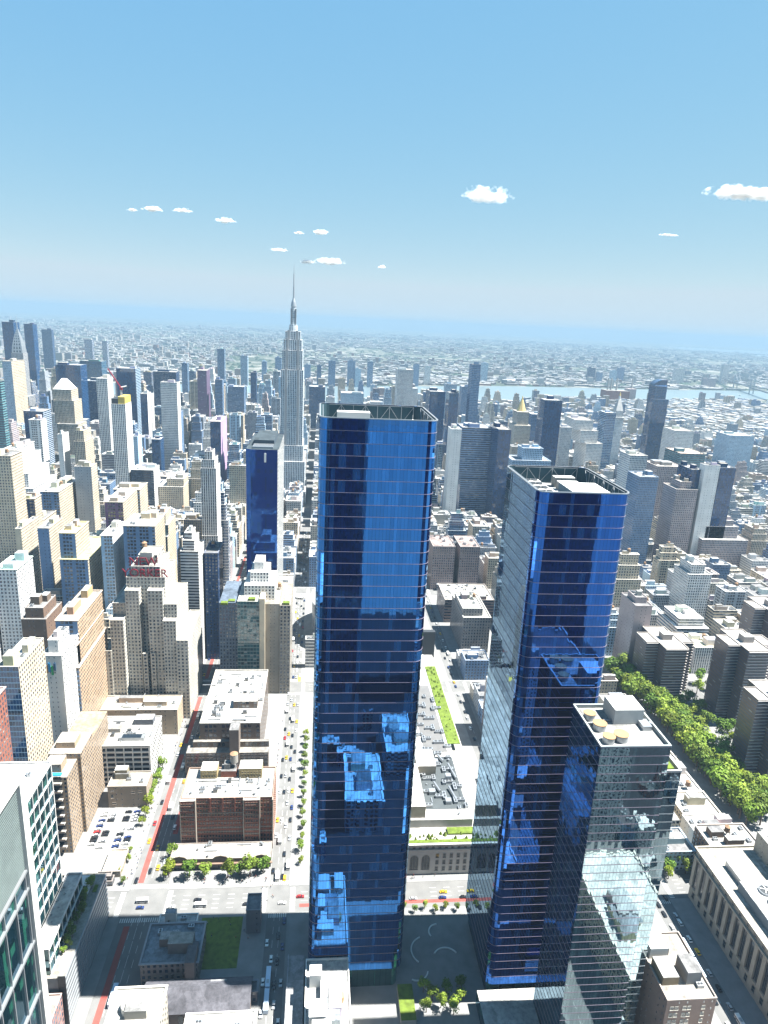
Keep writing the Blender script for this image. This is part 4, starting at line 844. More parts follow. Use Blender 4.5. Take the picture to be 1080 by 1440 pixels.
# cross-plan brick tower blocks in the park
def park_tower(label, x0, x1, y0, y1, H):
    t = thing('park_tower', label, 'apartment tower', ((x0 + x1) / 2, (y0 + y1) / 2, 0), 'cross-shaped park towers')
    w = (x1 - x0) / 2; d = (y1 - y0) / 2; b = MB(); c = (.166, .122, .102)
    b.box(-w, w, -d * .48, d * .48, 0, H, 'B', c, 'roof', None, 4, 2.9); b.box(-w * .45, w * .45, -d, d, 0, H - .01, 'B', c, 'roof', None, 4, 2.9); b.build('wall', t)
    b = MB(); roof_mesh(b, -w, w, -d * .48, d * .48, H + 1, (.384, .365, .346), (.32, .288, .256)); roof_mesh(b, -w * .45, w * .45, -d, -d * .49, H + 1, (.384, .365, .346), (.32, .288, .256)); roof_mesh(b, -w * .45, w * .45, d * .49, d, H + 1, (.384, .365, .346), (.32, .288, .256)); b.build('roof', t)
    b = MB(); b.box(-5, 4, -5, 5, H, H + 6, 'stone', (.256, .23, .211), 'roof', (.32, .32, .307)); b.build('bulkhead', t)
    n = int(H / 2.9)
    for xa, xb, ya, yb in ((-w - 1.1, -w, -d * .47, d * .47), (-w * .45 - .9, -w * .45, -d, -d * .5), (-w * .45 - .9, -w * .45, d * .5, d)):
        b = MB()
        for k in range(1, n + 1): z = k * H / n; b.box(xa, xb, ya, yb, z - .28, z, 'stone', (.384, .365, .352), bottom=True)
        b.build('balcony_bands', t)
    ex(x0 - 4, x1 + 4, y0 - 4, y1 + 4)
park_tower('brick park tower with banded balconies left of the white windowed block', 640, 690, -320, -271, 54)
park_tower('brick park tower with banded balconies between two groups of trees', 592, 638, -368, -322, 76)
park_tower('nearest park tower, cut by the right edge of the view', 512, 556, -346, -300, 68)
park_tower('brick park tower farther back behind the nearest park tower', 690, 735, -460, -412, 70)
ex(440, 720, -330, -256)
for (a_, b_, c_, d_, h_, s_, k_, l_) in ((414, 436, -240, -206, 27, 'P', 'brown', 'dark brown walk-up behind the fan-topped green tower'), (438, 458, -242, -210, 17, 'K', 'white', 'white-roofed house next to the dark brown walk-up'), (460, 486, -242, -214, 14, 'P', 'cream', 'low cluttered roof along the tree row, second from the brown walk-up'), (488, 520, -242, -212, 13, 'P', 'white', 'long low white roof along the tree row'), (522, 560, -241, -210, 15, 'P', 'cream', 'low roof by the tree row behind the fan-topped tower')):
    building('row_house', l_, 'row house', a_, b_, c_, d_, h_, s_, C_[k_], (.34, .33, .31), clutter=5); ex(a_ - 1, b_ + 1, c_ - 1, d_ + 1)

vent_b = MB(); vent_b.cyl(0, 0, 0, 1.1, .45, mat='metal', n=8); vent_b.cyl(0, 0, 1.1, 1.4, .7, .5, 'metal', n=8); VENT = vent_b.mesh('roof_vent')
hat_b = MB(); hat_b.box(-1.4, 1.4, -1, 1, 0, 2.2, 'conc'); hat_b.box(-1.6, 1.6, -1.2, 1.2, 2.2, 2.4, 'darkmetal'); HATCH = hat_b.mesh('roof_hatch')
def clutter(label_start, n, x0, x1, y0, y1, z, seed):
    q = random.Random(seed); t = next(o for o in bpy.data.objects if o.get('label', '').startswith(label_start)); L0 = t.location
    for k in range(n):
        x, y = q.uniform(x0, x1) - L0.x, q.uniform(y0, y1) - L0.y; w = q.random()
        if w < .45: inst('roof_vent', VENT, t, (x, y, z), 0, (q.uniform(.8, 1.5),) * 3)
        elif w < .65: inst('rooftop_unit', ACM, t, (x, y, z), q.choice((0, 1.5708)), (q.uniform(.7, 1.3),) * 3)
        elif w < .78: inst('roof_hatch', HATCH, t, (x, y, z), q.choice((0, 1.5708)))
        else:
            d = MB(); a, l = q.choice(((1, 0), (0, 1))), q.uniform(4, 12); d.box(x, x + .6 + l * a[0], y, y + .6 + l * a[1], z + .3, z + 1.0, 'metal', top='metal', bottom=True)
            for e in (0.1, .9): d.box(x + l * a[0] * e, x + l * a[0] * e + .5, y + l * a[1] * e, y + l * a[1] * e + .5, z, z + .3, 'darkmetal')
            d.build('roof_duct', t)
    r = MB()
    for xa, ya, xb, yb in ((x0, y0, x1, y0), (x1, y0, x1, y1), (x0, y1, x1, y1), (x0, y0, x0, y1)): r.tube((xa - L0.x, ya - L0.y, z + 1.6), (xb - L0.x, yb - L0.y, z + 1.6), .06, 'darkmetal'); r.tube((xa - L0.x, ya - L0.y, z + .9), (xb - L0.x, yb - L0.y, z + .9), .05, 'darkmetal')
    r.build('railing', t)
clutter('dark brown loft', 34, 542, 618, 97, 138, 40.65, 1); clutter('white open-deck', 22, 522, 552, 176, 214, 35.25, 2); clutter('dark red brick', 20, 460, 476, 81, 136, 38.05, 3)
clutter('grand stone', 36, 446, 510, -50, 30, 28, 4); clutter('big limestone', 26, 200, 400, -262, -220, 36.05, 5); clutter('low wide hall', 14, 590, 608, 170, 232, 23.05, 6)
clutter('white-latticed', 10, 342, 378, 190, 226, 121.05, 7); clutter('broad flat roof', 12, 817, 866, -158, -104, 29.05, 8); clutter('pinkish grey hotel', 10, 922, 968, -126, -102, 60.9, 9); clutter('shorter green', 8, 316, 330, -92, -66, 181.85, 10); clutter('long low building', 10, 439, 451, 82, 140, 7.45, 11)

# ------------------------------------------------------------------ towers and blocks read off the view one by one
def proj(x, y, z):
    d = Vector((x, y, z)) - CP; k = d.dot(FW)
    if k < 1: return None
    return (540 + 960.643 * d.dot(RT) / k, 720 - 960.643 * d.dot(UPV) / k, k)
HERO = []    # (name phrase, u, v) for labels
PROT = []    # (u0, u1, v0, v1, distance): where a measured building must stay in view
def protect(x0, x1, y0, y1, H, frac=.6):
    P_ = [proj(x, y, z) for x in (x0, x1) for y in (y0, y1) for z in (H,)]
    bt = [proj(x0, y, H * (1 - frac)) for y in (y0, y1)]
    if any(p is None for p in P_ + bt): return
    PROT.append((min(p[0] for p in P_ + bt), max(p[0] for p in P_ + bt), min(p[1] for p in P_), max(p[1] for p in bt), x0))
c = C_
TB = [  # x0 depth y0 y1 H style colour label category [options]; shade painted into some blue fronts, sun into cream sides
 (2150, 40, 920, 951, 297, 'C', 'navy', 'dark blue flat-topped tower behind the deco needle at the far left', 'office tower'),
 (2500, 35, 1005, 1033, 285, 'C', 'navy', 'plain dark blue slab tower right of the deco needle', 'apartment tower'),
 (1700, 70, 745, 765, 222, 'V', 'paleblue', 'grey stepped tower with cream sunlit side in front of the deco needle', 'office tower', dict(side=('P', C_['cream']))),
 (1150, 14, 531, 552, 234, 'S', 'teal', 'green and white striped tower cut by the left edge', 'office tower'),
 (1250, 25, 517, 536, 162, 'L', 'white', 'white framed tower with blue window grid near the left edge', 'office tower', dict(side=('P', C_['white']))),
 (1400, 40, 570, 605, 155, 'C', 'navy', 'broad dark blue block with striped grey side behind the white framed tower', 'office tower', dict(side=('S', (.3, .36, .44)))),
 (1900, 50, 663, 724, 204, 'C', 'navy', 'very dark blue tower right behind the pyramid-roofed tower', 'office tower'),
 (2250, 50, 716, 779, 191, 'C', 'teal', 'wide teal slab on the skyline right of the darkest tower', 'office tower'),
 (1950, 50, 627, 681, 161, 'S', 'navy', 'dark blue banded block below the wide teal slab', 'office tower'),
 (1350, 35, 435, 454, 225, 'V', 'white', 'slender white tower with vertical stripes left of the tower under construction', 'apartment tower'),
 (1750, 45, 488, 532, 213, 'C', 'navy', 'dark navy slab right behind the construction crane', 'office tower', dict(side=('S', (.3, .4, .5)))),
 (1500, 30, 343, 376, 208, 'G', 'white', 'broad white slab tower with a fine square window grid', 'office tower', dict(side=('K', C_['white']))),
 (1700, 30, 451, 467, 161, 'C', 'navy', 'blue glass block with white edge between crane tower and white slab', 'office tower', dict(side=('K', C_['white']))),
 (2200, 50, 486, 553, 172, 'S', 'navy', 'dark blue slab on the skyline behind the white grid slab', 'office tower'),
 (2600, 30, 527, 547, 173, 'C', 'paleblue', 'pale blue distant tower above the white grid slab', 'apartment tower'),
 (2000, 60, 364, 389, 196, 'B', 'purple', 'purplish brown banded tower right of the white grid slab', 'apartment tower'),
 (2000, 30, 322, 342, 173, 'S', 'slate', 'slate striped tower right of the purplish banded tower', 'office tower'),
 (2900, 30, 437, 465, 214, 'C', 'paleblue', 'thin pale blue tower rising highest right of the white grid slab', 'apartment tower'),
 (2900, 30, 346, 374, 190, 'V', 'paleblue', 'pale striped riverside tower left of the spire skyscraper', 'apartment tower'),
 (2400, 30, 266, 285, 166, 'C', 'navy', 'narrow blue tower just left of the spire skyscraper', 'apartment tower'),
 (2200, 50, 285, 334, 136, 'S', 'slate', 'low striped slab left of the spire skyscraper', 'office tower'),
 (1400, 85, 243, 263, 147, 'C', 'navy', 'dark glass tower with a blank lilac side wall', 'office tower', dict(side=('K', (.42, .30, .45)))),
 (880, 35, 176, 194, 172, 'V', 'white', 'tall white-topped tower with dark vertical window stripes', 'office tower', dict(tiers=[(0, 0, -1, 0, 84), (2, 0, 0, 0, 168), (4, 2, 2, 1, 178), (8, 6, 5, 4, 187)], side=('P', C_['white']))),
 (1150, 40, 313, 348, 104, 'S', 'dark', 'dark tower with thin white floor lines right below the crane tower', 'apartment tower', dict(side=('P', C_['white']))),
 (1180, 40, 273, 312, 84, 'P', 'cream', 'cream block with square black windows below the white grid slab', 'loft building', dict(tiers=[(-6, 0, 0, 0, 72), (0, 0, 0, 12, 84)])),
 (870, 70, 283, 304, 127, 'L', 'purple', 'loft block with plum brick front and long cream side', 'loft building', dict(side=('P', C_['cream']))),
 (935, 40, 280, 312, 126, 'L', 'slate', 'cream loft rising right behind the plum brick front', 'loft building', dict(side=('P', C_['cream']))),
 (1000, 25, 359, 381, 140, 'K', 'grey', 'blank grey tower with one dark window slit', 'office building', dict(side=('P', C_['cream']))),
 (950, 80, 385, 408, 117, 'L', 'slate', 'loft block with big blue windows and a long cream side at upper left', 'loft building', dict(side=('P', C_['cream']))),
 (1000, 65, 456, 472, 160, 'P', 'white', 'white stepped tower at the left with terraces stepping down', 'office building', dict(tiers=[(-16, 0, -26, 6, 112), (-8, 0, -18, 3, 130), (-3, 0, -8, 0, 148), (0, 0, 0, 0, 160)])),
 (850, 30, 396, 420, 183, 'P', 'cream', 'tall cream tower at the very left edge', 'office building'),
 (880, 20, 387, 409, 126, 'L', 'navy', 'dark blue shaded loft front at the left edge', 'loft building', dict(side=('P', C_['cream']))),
 (1250, 45, 448, 466, 146, 'V', 'cream', 'cream tower with narrow blue window strips left of the striped slender tower', 'office building', dict(side=('P', C_['cream']), tiers=[(0, 0, 0, 0, 128), (3, 3, 2, 2, 146)])),
 (1250, 30, 484, 492, 139, 'K', 'white', 'small blank white tower block left of the cream stripped tower', 'office building'),
 (1450, 30, 369, 386, 100, 'C', 'navy', 'small dark block left of the white grid slab base', 'office building'),
 (1350, 30, 387, 400, 122, 'K', 'paleblue', 'blank blue-grey wall block right of the construction tower', 'office building'),
 (900, 50, 390, 416, 92, 'L', 'cream', 'cream loft with a row of shaded blue windows on top at left', 'loft building', dict(side=('P', C_['cream']))),
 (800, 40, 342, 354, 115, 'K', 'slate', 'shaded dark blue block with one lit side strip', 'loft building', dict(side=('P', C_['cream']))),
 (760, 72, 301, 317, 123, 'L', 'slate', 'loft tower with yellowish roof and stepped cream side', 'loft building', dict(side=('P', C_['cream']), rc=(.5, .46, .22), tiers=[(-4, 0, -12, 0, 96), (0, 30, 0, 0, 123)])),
 (800, 48, 371, 377, 114, 'K', 'cream', 'long cream side wall with slanting window rows at far left', 'loft building', dict(side=('P', C_['cream']))),
 (640, 34, 309, 327, 128, 'P', 'white', 'white building with a mint green copper roof at the left edge', 'hotel', dict(rc=(.36, .55, .45))),
 (760, 50, 264, 276, 121, 'L', 'paleblue', 'white blank-sided loft with teal shaded front', 'loft building', dict(side=('K', C_['white']))),
 (760, 45, 221, 253, 132, 'L', 'slate', 'wide grey loft block behind the red roof letters', 'loft building', dict(side=('P', C_['cream']))),
 (830, 40, 223, 245, 124, 'V', 'teal', 'teal-grey loft with cream side right behind the wide grey block', 'loft building', dict(side=('P', C_['cream']), tiers=[(-6, 0, 0, 0, 100), (0, 0, 0, 0, 112), (6, 4, 4, 4, 124)])),
 (700, 35, 167, 184, 126, 'B', 'white', 'apartment tower with purple-dark balcony bands and a white top', 'apartment tower', dict(side=('P', C_['white']), tiers=[(0, 0, 0, 0, 126), (3, 6, 4, 2, 136), (8, 8, 7, 3, 142)])),
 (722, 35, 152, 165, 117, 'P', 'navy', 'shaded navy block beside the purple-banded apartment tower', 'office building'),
 (590, 35, 268, 287, 113, 'K', 'brown', 'dark brown blank tower with a deep vertical slit', 'loft building', dict(tiers=[(0, 0, 0, 0, 105), (4, 4, 3, 2, 113)])),
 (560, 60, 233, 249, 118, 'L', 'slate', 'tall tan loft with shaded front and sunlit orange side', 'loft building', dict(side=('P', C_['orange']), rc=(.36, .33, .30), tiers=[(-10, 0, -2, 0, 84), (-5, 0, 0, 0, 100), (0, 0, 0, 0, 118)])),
 (525, 36, 233, 247, 107, 'K', 'white', 'white hotel with four coloured bars on its blank front', 'hotel', dict(side=('P', C_['white']), tiers=[(0, 0, 0, 0, 107), (6, 8, 4, 3, 116)])),
 (470, 40, 238, 251, 128, 'C', 'paleblue', 'bluish tower with cream side at the left edge below the mint roof', 'hotel', dict(side=('P', C_['cream']))),
 (425, 15, 233, 240, 131, 'P', 'brick', 'reddish tower sliver at the left edge', 'hotel'),
 (636, 40, 329, 350, 93, 'V', 'white', 'black and white vertically striped block at the left edge', 'office building'),
 (1200, 50, 185, 185, 0, None, None, None, None),
 (1200, 50, -237, -187, 181, 'S', 'slate', 'big banded blue-grey tower right of the tallest tower with a white gridded base', 'office tower', dict(tiers=[(-6, 0, -2, 2, 92), (0, 0, 0, 0, 181)])),
 (1150, 30, -175, -158, 185, 'K', 'white', 'pale blank tower just left of the big banded tower', 'hotel'),
 (1150, 60, -257, -236, 187, 'C', 'navy', 'blue glass tower with reflecting faces right of the big banded tower', 'office tower'),
 (1700, 60, -245, -207, 192, 'C', 'navy', 'blue sparkling glass tower touching the tallest tower on its right', 'apartment tower'),
 (1200, 30, -130, -118, 150, 'C', 'navy', 'thin glass tower with white cap beside the tallest tower', 'hotel'),
 (1500, 40, -237, -217, 209, 'C', 'navy', 'narrow dark tower between the tallest tower and the slim patterned tower', 'apartment tower'),
 (2200, 40, -371, -337, 169, 'V', 'paleblue', 'pale striped tower behind the narrow dark tower', 'apartment tower'),
 (2300, 40, -439, -408, 155, 'V', 'slate', 'blue-grey riverside tower left of the slim patterned tower', 'apartment tower'),
 (1500, 30, -279, -261, 270, 'G', 'slate', 'slim very tall patterned tower rising to the river line', 'apartment tower'),
 (2000, 50, -205, -161, 221, 'V', 'white', 'white and blue striped tower above the tallest tower roof', 'apartment tower'),
 (2600, 80, -106, -23, 89, 'P', 'paleblue', 'low pale hospital block behind the tallest tower roof', 'hospital'),
 (2300, 50, 38, 89, 136, 'C', 'navy', 'dark blue slab right of the spire skyscraper', 'apartment tower'),
 (2350, 40, -270, -225, 138, 'P', 'white', 'white block behind the blue sparkling tower', 'hospital'),
 (1400, 40, -427, -391, 212, 'C', 'navy', 'plain dark slab between the gold pyramid and the white stepped block', 'apartment tower'),
 (1560, 70, -562, -520, 154, 'P', 'white', 'huge white stepped stone block left of the white campanile', 'office building', dict(tiers=[(-20, 20, -20, 24, 105), (-10, 10, -10, 12, 132), (0, 0, 0, 0, 154)])),
 (1600, 40, -630, -606, 168, 'C', 'paleblue', 'bluish slab just left of the white campanile', 'office tower'),
 (1100, 40, -469, -440, 160, 'G', 'white', 'white gridded apartment tower right of the second mirror tower', 'apartment tower'),
 (1150, 50, -560, -514, 134, 'P', 'pink', 'pinkish block with planted roof right of the white gridded tower', 'apartment tower'),
 (1000, 40, -440, -411, 147, 'G', 'slate', 'dark-sided grey tower right of the second mirror tower', 'apartment tower'),
 (1000, 40, -503, -470, 138, 'P', 'pink', 'pink brick tower with darker balconies at right', 'apartment tower', dict(tiers=[(0, 0, 0, 0, 130), (6, 6, 8, 8, 140)])),
 (1300, 60, -685, -634, 131, 'S', 'teal', 'wide blue glass block with pale orange roof at right', 'office building', dict(rc=(.55, .42, .34))),
 (1010, 40, -512, -494, 158, 'C', 'navy', 'dark blue tower left of the blank white slab wall', 'apartment tower'),
 (1000, 15, -531, -508, 167, 'K', 'white', 'tall blank white slab wall at right', 'apartment tower'),
 (1000, 40, -556, -532, 164, 'C', 'navy', 'dark blue glass tower right of the blank white slab wall', 'apartment tower'),
 (1600, 60, -827, -780, 132, 'P', 'white', 'pale block right of the slender dark glass tower', 'office building'),
 (1700, 60, -1047, -980, 111, 'P', 'paleblue', 'broad pale hospital block near the right edge', 'hospital'),
 (1900, 50, -563, -525, 122, 'C', 'slate', 'shaded block just left of the plain dark slab', 'office building'),
 (1250, 50, -364, -293, 139, 'P', 'paleblue', 'wide pale block behind the second mirror tower roof', 'office building', dict(tiers=[(0, 0, 0, 0, 118), (8, 8, 14, 20, 139)])),
 (1500, 40, -491, -467, 145, 'V', 'white', 'light striped tower right of the plain dark slab', 'office tower'),
 (990, 55, -590, -518, 82, 'G', 'pink', 'big stepped brown-grey office block at the right', 'office building', dict(tiers=[(0, 0, 0, 0, 56), (10, 0, 12, 8, 74), (16, 4, 18, 14, 82)], rc=(.4, .4, .38))),
 (800, 35, -420, -391, 83, 'P', 'white', 'cream apartment block with notched roof right of the second mirror tower', 'apartment house', dict(tiers=[(0, 0, 0, 0, 72), (4, 4, 8, 4, 83)])),
 (690, 35, -291, -273, 83, 'K', 'pink', 'blank pinkish wall building with a navy shaded flank', 'office building', dict(tiers=[(0, 0, 0, 0, 78), (8, 8, 3, 3, 84)])),
 (730, 45, -383, -346, 42, 'S', 'white', 'white block with blue window bands and a roof pavilion', 'office building', dict(tiers=[(0, 0, 0, 0, 34), (6, 4, 4, 4, 43)], rc=(.7, .69, .66))),
 (690, 33, -376, -346, 31, 'V', 'white', 'wide white hall with tall thin windows behind the park trees', 'school', dict(rc=(.6, .58, .40))),
]
n_ = 0
def add_tb(r):
    x0, dp, y0, y1, H, sty, col, lab, cat = r[:9]; o = dict(r[9]) if len(r) > 9 else {}
    if not sty: return
    nm = cat.replace(' ', '_')
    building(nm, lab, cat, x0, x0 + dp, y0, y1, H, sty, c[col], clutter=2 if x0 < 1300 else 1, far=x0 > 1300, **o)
    ex(x0 - 3, x0 + dp + 3, y0 - 3, y1 + 3); protect(x0, x0 + dp, y0, y1, H)
    p = proj(x0, (y0 + y1) / 2, H); HERO.append((lab, p[0], p[1]))
for r in TB: add_tb(r)
b = MB()
for k_, (cc_, z0_, z1_) in enumerate((((.42, .22, .08), 93, 99), ((.04, .22, .42), 94, 101), ((.05, .30, .12), 91.5, 98.5), ((.06, .12, .2), 95, 101))): b.box(524.6, 525, 243.2 - k_ * 1.9, 244.7 - k_ * 1.9, z0_, z1_, 'stone', cc_)
o = b.build('wall_sign'); par_ = [q for q in bpy.data.objects if q.get('label', '').startswith('white hotel with four')][0]; o.parent = par_; o.location = (-par_.location.x, -par_.location.y, 0)
# pyramid-roofed tower
t = building('office_tower', 'cream stone tower with a white pyramid roof at upper left', 'office tower', 1500, 1540, 551, 588, 186, 'V', c['cream'], tiers=[(-20, 10, -16, 12, 120), (-6, 0, -6, 4, 165), (0, 0, 0, 0, 186)], clutter=0, side=('P', c['cream']))
b = MB(); b.prism([(-18, -17), (18, -17), (18, 17), (-18, 17)], 186, 206, 'stone', (.6, .62, .6), 'stone', poly2=[(-4, -4), (4, -4), (4, 4), (-4, 4)]); b.build('pyramid_roof', t)
ex(1478, 1545, 530, 605); protect(1500, 1540, 551, 588, 200); HERO.append(('the pyramid-roofed tower', 88, 530))
# tower under construction and its crane
t = building('construction_tower', 'white tower under construction with a yellow netted top', 'building site', 1150, 1185, 351, 372, 206, 'V', c['white'], clutter=0, side=('P', c['white']))
b = MB(); b.box(-17, 17, -10, 0, 206, 217, 'stone', (.45, .34, .08)); b.box(-17, 17, .3, 10, 204, 214, 'darkmetal'); b.build('netting', t); ex(1145, 1190, 345, 378); protect(1150, 1185, 351, 372, 217)
t = thing('tower_crane', 'red and white tower crane on top of the unfinished tower', 'crane', (1165, 360, 206))
b = MB()
for dx in (-1, 1):
    for dy in (-1, 1): b.tube((dx, dy, 0), (dx, dy, 22), .25, 'white')
for k in range(8): b.tube((-1, -1, k * 2.8), (1, 1, k * 2.8 + 2.8), .2, 'white')
b.build('mast', t)
b = MB(); b.box(-2, 2, -2, 2, 20, 24, 'redsign'); b.build('cab', t)
b = MB(); b.tube((0, 0, 23), (-4, 17, 52), .9, 'redsign', n=6); b.tube((0, 0, 24), (2, -8, 26), .9, 'white', n=6); b.build('jib', t)
for h in ((345, 405, 2, 56, 307, 'the tallest mirror tower'), (335, 398, -84, -36, 280, 'the second mirror tower'), (298, 334, -104, -62, 184, 'the green glass tower with fans')): protect(*h[:5], .97)
protect(730, 830, 93, 125, 225, .97); protect(1365, 1465, 84, 130, 330, .88); protect(620, 680, 170, 230, 140, .95); protect(650, 710, 76, 142, 110, .9); protect(1990, 2020, 836, 866, 300, .7)
protect(1700, 1750, -460, -425, 180, .6); protect(1640, 1670, -670, -646, 200, .75); protect(1695, 1745, -802, -764, 235, .7); protect(920, 970, -164, -100, 62, .97); protect(738, 805, -136, -106, 50, .95); protect(815, 868, -160, -100, 30, .9)
for q in ((640, 690, -320, -271, 54), (592, 638, -368, -322, 76), (512, 556, -346, -300, 68), (690, 735, -460, -412, 70), (520, 560, 174, 218, 36), (455, 540, 206, 227, 62)): protect(*q, .9)
HERO += [('the tallest mirror tower', 532, 590), ('the second mirror tower', 820, 690), ('the fan-topped green tower', 890, 1040), ('the slab with the figure 1', 375, 630), ('the hotel with red roof letters', 200, 830), ('the spire skyscraper', 413, 540), ('the green glass corner tower', 350, 850), ('the round arena', 430, 890), ('the campanile', 872, 600), ('the gold pyramid', 738, 600), ('the slender curved glass tower', 928, 590), ('the two-winged hotel', 640, 780), ('the parking garage', 165, 1060), ('the white grid slab', 238, 590), ('the crane tower', 168, 600)]

# ------------------------------------------------------------------ the rest of the city, lot by lot on the street plan
fr = random.Random(11)
def zone(x, y):
    """(low, high, tower chance, tower low, tower high)"""
    if x < 655: return (14, 46, .10, 50, 80) if y > 172 else (10, 22, .06, 40, 60)
    if y > 560: return (35, 95, .30, 100, 190) if x < 2100 else (25, 60, .25, 80, 140)
    if y > 172: return (38, 78, .10, 80, 130) if x < 1500 else (28, 75, .38, 80, 160)
    if y > -340: return (28, 62, .12, 65, 110) if x < 1500 else (24, 60, .30, 70, 130)
    if y > -760: return (14, 44, .10, 50, 80) if x < 1185 else (20, 54, .18, 60, 105)
    if y > -1350: return (12, 30, .06, 40, 60) if x < 1185 else (16, 42, .07, 50, 75)
    return (11, 20, .03, 35, 55)
WALLC = ['cream', 'cream', 'cream', 'tan', 'white', 'white', 'white', 'limestone', 'limestone', 'grey', 'grey', 'pink', 'slate', 'slate', 'paleblue', 'paleblue']
boxes = []
for i in range(1, len(AV) - 1):
    for n in range(2, 49):
        x0, x1 = AV[i] + 13, AV[i + 1] - 13; y0, y1 = st_y(n) + st_half(n) + 3.5, st_y(n + 1) - st_half(n + 1) - 3.5; ym = (y0 + y1) / 2
        if x0 > shore_x(ym) - 120: continue
        x1 = min(x1, shore_x(ym) - 70)
        pc = proj((x0 + x1) / 2, ym, 20)
        if pc is None or pc[0] < -150 or pc[0] > 1230 or pc[1] > 1520: continue
        for (a0, a1) in ((y0, ym - .6), (ym + .6, y1)):
            x = x0
            while x < x1 - 7:
                w = fr.choice((8, 10, 15, 18, 22, 28, 34)) if ym > -700 else fr.choice((8, 8, 12, 15, 22, 30)); w *= 1.0 if x0 < 1500 else 1.25; w = min(w, x1 - x)
                if x1 - x - w < 7: w = x1 - x
                lo, hi, tc, tl, th = zone(x, ym); h = fr.uniform(lo, hi)
                dp = fr.uniform(.0, .22) * (a1 - a0)
                if w > 14 and fr.random() < tc: h = fr.uniform(tl, th)
                elif w < 11: h *= .72
                b0, b1 = (a0, a1 - dp) if a0 == y0 else (a0 + dp, a1)
                skip = fr.random() < .04
                bb = [x + .15, x + w - .15, b0, b1, h]; x += w
                rc_ = fr.random()
                if skip: continue
                if any(bb[0] < e[1] and bb[1] > e[0] and bb[2] < e[3] and bb[3] > e[2] for e in EX): continue
                boxes.append(bb + [fr.choice(WALLC), fr.choice('PPPPLLVSGK' if h < 60 else 'PPVSGCBLP'), fr.random()])
# keep the measured buildings in view: lower whatever would stand in front of them
out = []
PR = np.array(PROT)
for bb in boxes:
    x0, x1, y0, y1, h = bb[:5]; ok = False
    while True:
        q = [proj(x, y, h) for x in (x0, x1) for y in (y0, y1)] + [proj(x0, y, 0) for y in (y0, y1)]
        if any(p is None for p in q): break
        u0, u1 = min(p[0] for p in q), max(p[0] for p in q); v0, v1 = min(p[1] for p in q), max(p[1] for p in q)
        hit = (PR[:, 4] > x0 + 5) & (PR[:, 0] < u1 - 1) & (PR[:, 1] > u0 + 1) & (PR[:, 2] < v1) & (PR[:, 3] > v0 + 2)
        if not hit.any(): ok = True; break
        if h < 9: break
        h *= .86
    if ok and u1 > -30 and u0 < 1110 and v0 < 1460: out.append((x0, x1, y0, y1, h) + tuple(bb[5:]) + (q[0][2], u0, u1, v0, v1))
# which of them show: a small painter's id buffer (far to near) of every footprint, measured ones included
Wb, Hb = 270, 360; buf = np.full((Hb, Wb), -1, np.int32)
def paint(ident, x0, x1, y0, y1, h):
    P8 = [proj(x, y, z) for x in (x0, x1) for y in (y0, y1) for z in (0, h)]
    if any(p is None for p in P8): return
    pts = sorted((p[0] / 4, p[1] / 4) for p in P8)
    def half(ps):
        r = []
        for p in ps:
            while len(r) > 1 and (r[-1][0] - r[-2][0]) * (p[1] - r[-2][1]) - (r[-1][1] - r[-2][1]) * (p[0] - r[-2][0]) <= 0: r.pop()
            r.append(p)
        return r
    hull = half(pts)[:-1] + half(pts[::-1])[:-1]
    a, b2 = max(0, int(min(p[0] for p in hull))), min(Wb, int(max(p[0] for p in hull)) + 2); c0, d0 = max(0, int(min(p[1] for p in hull))), min(Hb, int(max(p[1] for p in hull)) + 2)
    if a >= b2 or c0 >= d0: return
    yy, xx = np.mgrid[c0:d0, a:b2]; m = np.ones(yy.shape, bool)
    for (px, py), (qx, qy) in zip(hull, hull[1:] + hull[:1]): m &= (qx - px) * (yy + .5 - py) - (qy - py) * (xx + .5 - px) >= 0
    buf[c0:d0, a:b2][m] = ident
jobs = [(o[8], k, o[0], o[1], o[2], o[3], o[4]) for k, o in enumerate(out)]
for e in PROT: pass
hero_boxes = [(r[0], r[0] + r[1], r[2], r[3], r[4]) for r in TB if r[5]] + [(350, 400, 4, 54, 307), (340, 395, -80, -39, 280), (300, 332, -102, -63, 183), (730, 830, 93, 125, 221), (620, 680, 172, 227, 127), (1373, 1457, 84, 130, 300), (428, 690, -65, 55, 28), (650, 710, 78, 142, 96), (540, 624, 95, 141, 41), (457, 489, 80, 139, 39), (725, 855, -70, 58, 44), (920, 970, -164, -100, 62), (200, 318, 172, 240, 165), (338, 404, 172, 230, 60), (640, 690, -320, -271, 54), (592, 638, -368, -322, 76), (520, 560, 174, 218, 36), (455, 540, 208, 227, 60)]
for h in hero_boxes:
    p = proj(h[0], h[3], h[4]); jobs.append((p[2], -2, *h))
for j in sorted(jobs, key=lambda j: -j[0]): paint(*j[1:])
ids, cnt = np.unique(buf[buf >= 0], return_counts=True); vis = dict(zip(ids.tolist(), cnt.tolist()))
order = sorted(vis, key=lambda k: -vis[k])[:270]; chosen = set(order)
CW_ = dict(cream='cream', tan='tan', white='white', limestone='pale stone', grey='grey', pink='pinkish', brick='red brick', brown='dark brown', slate='slate blue', paleblue='pale blue', orange='sandy orange')
def kind_of(h, w, sty):
    if sty in 'CS' and h > 45: return 'office tower'
    if h > 62: return 'apartment tower'
    if sty == 'L': return 'loft building'
    if h < 20: return 'row house'
    return 'apartment house' if sty in 'PBG' else 'office building'
TY = {'office tower': 'banded office tower', 'apartment tower': 'tall apartment tower', 'loft building': 'big-windowed loft', 'row house': 'low row house', 'apartment house': 'mid-rise apartment house', 'office building': 'mid-rise office block'}
seen = {}; plan = []
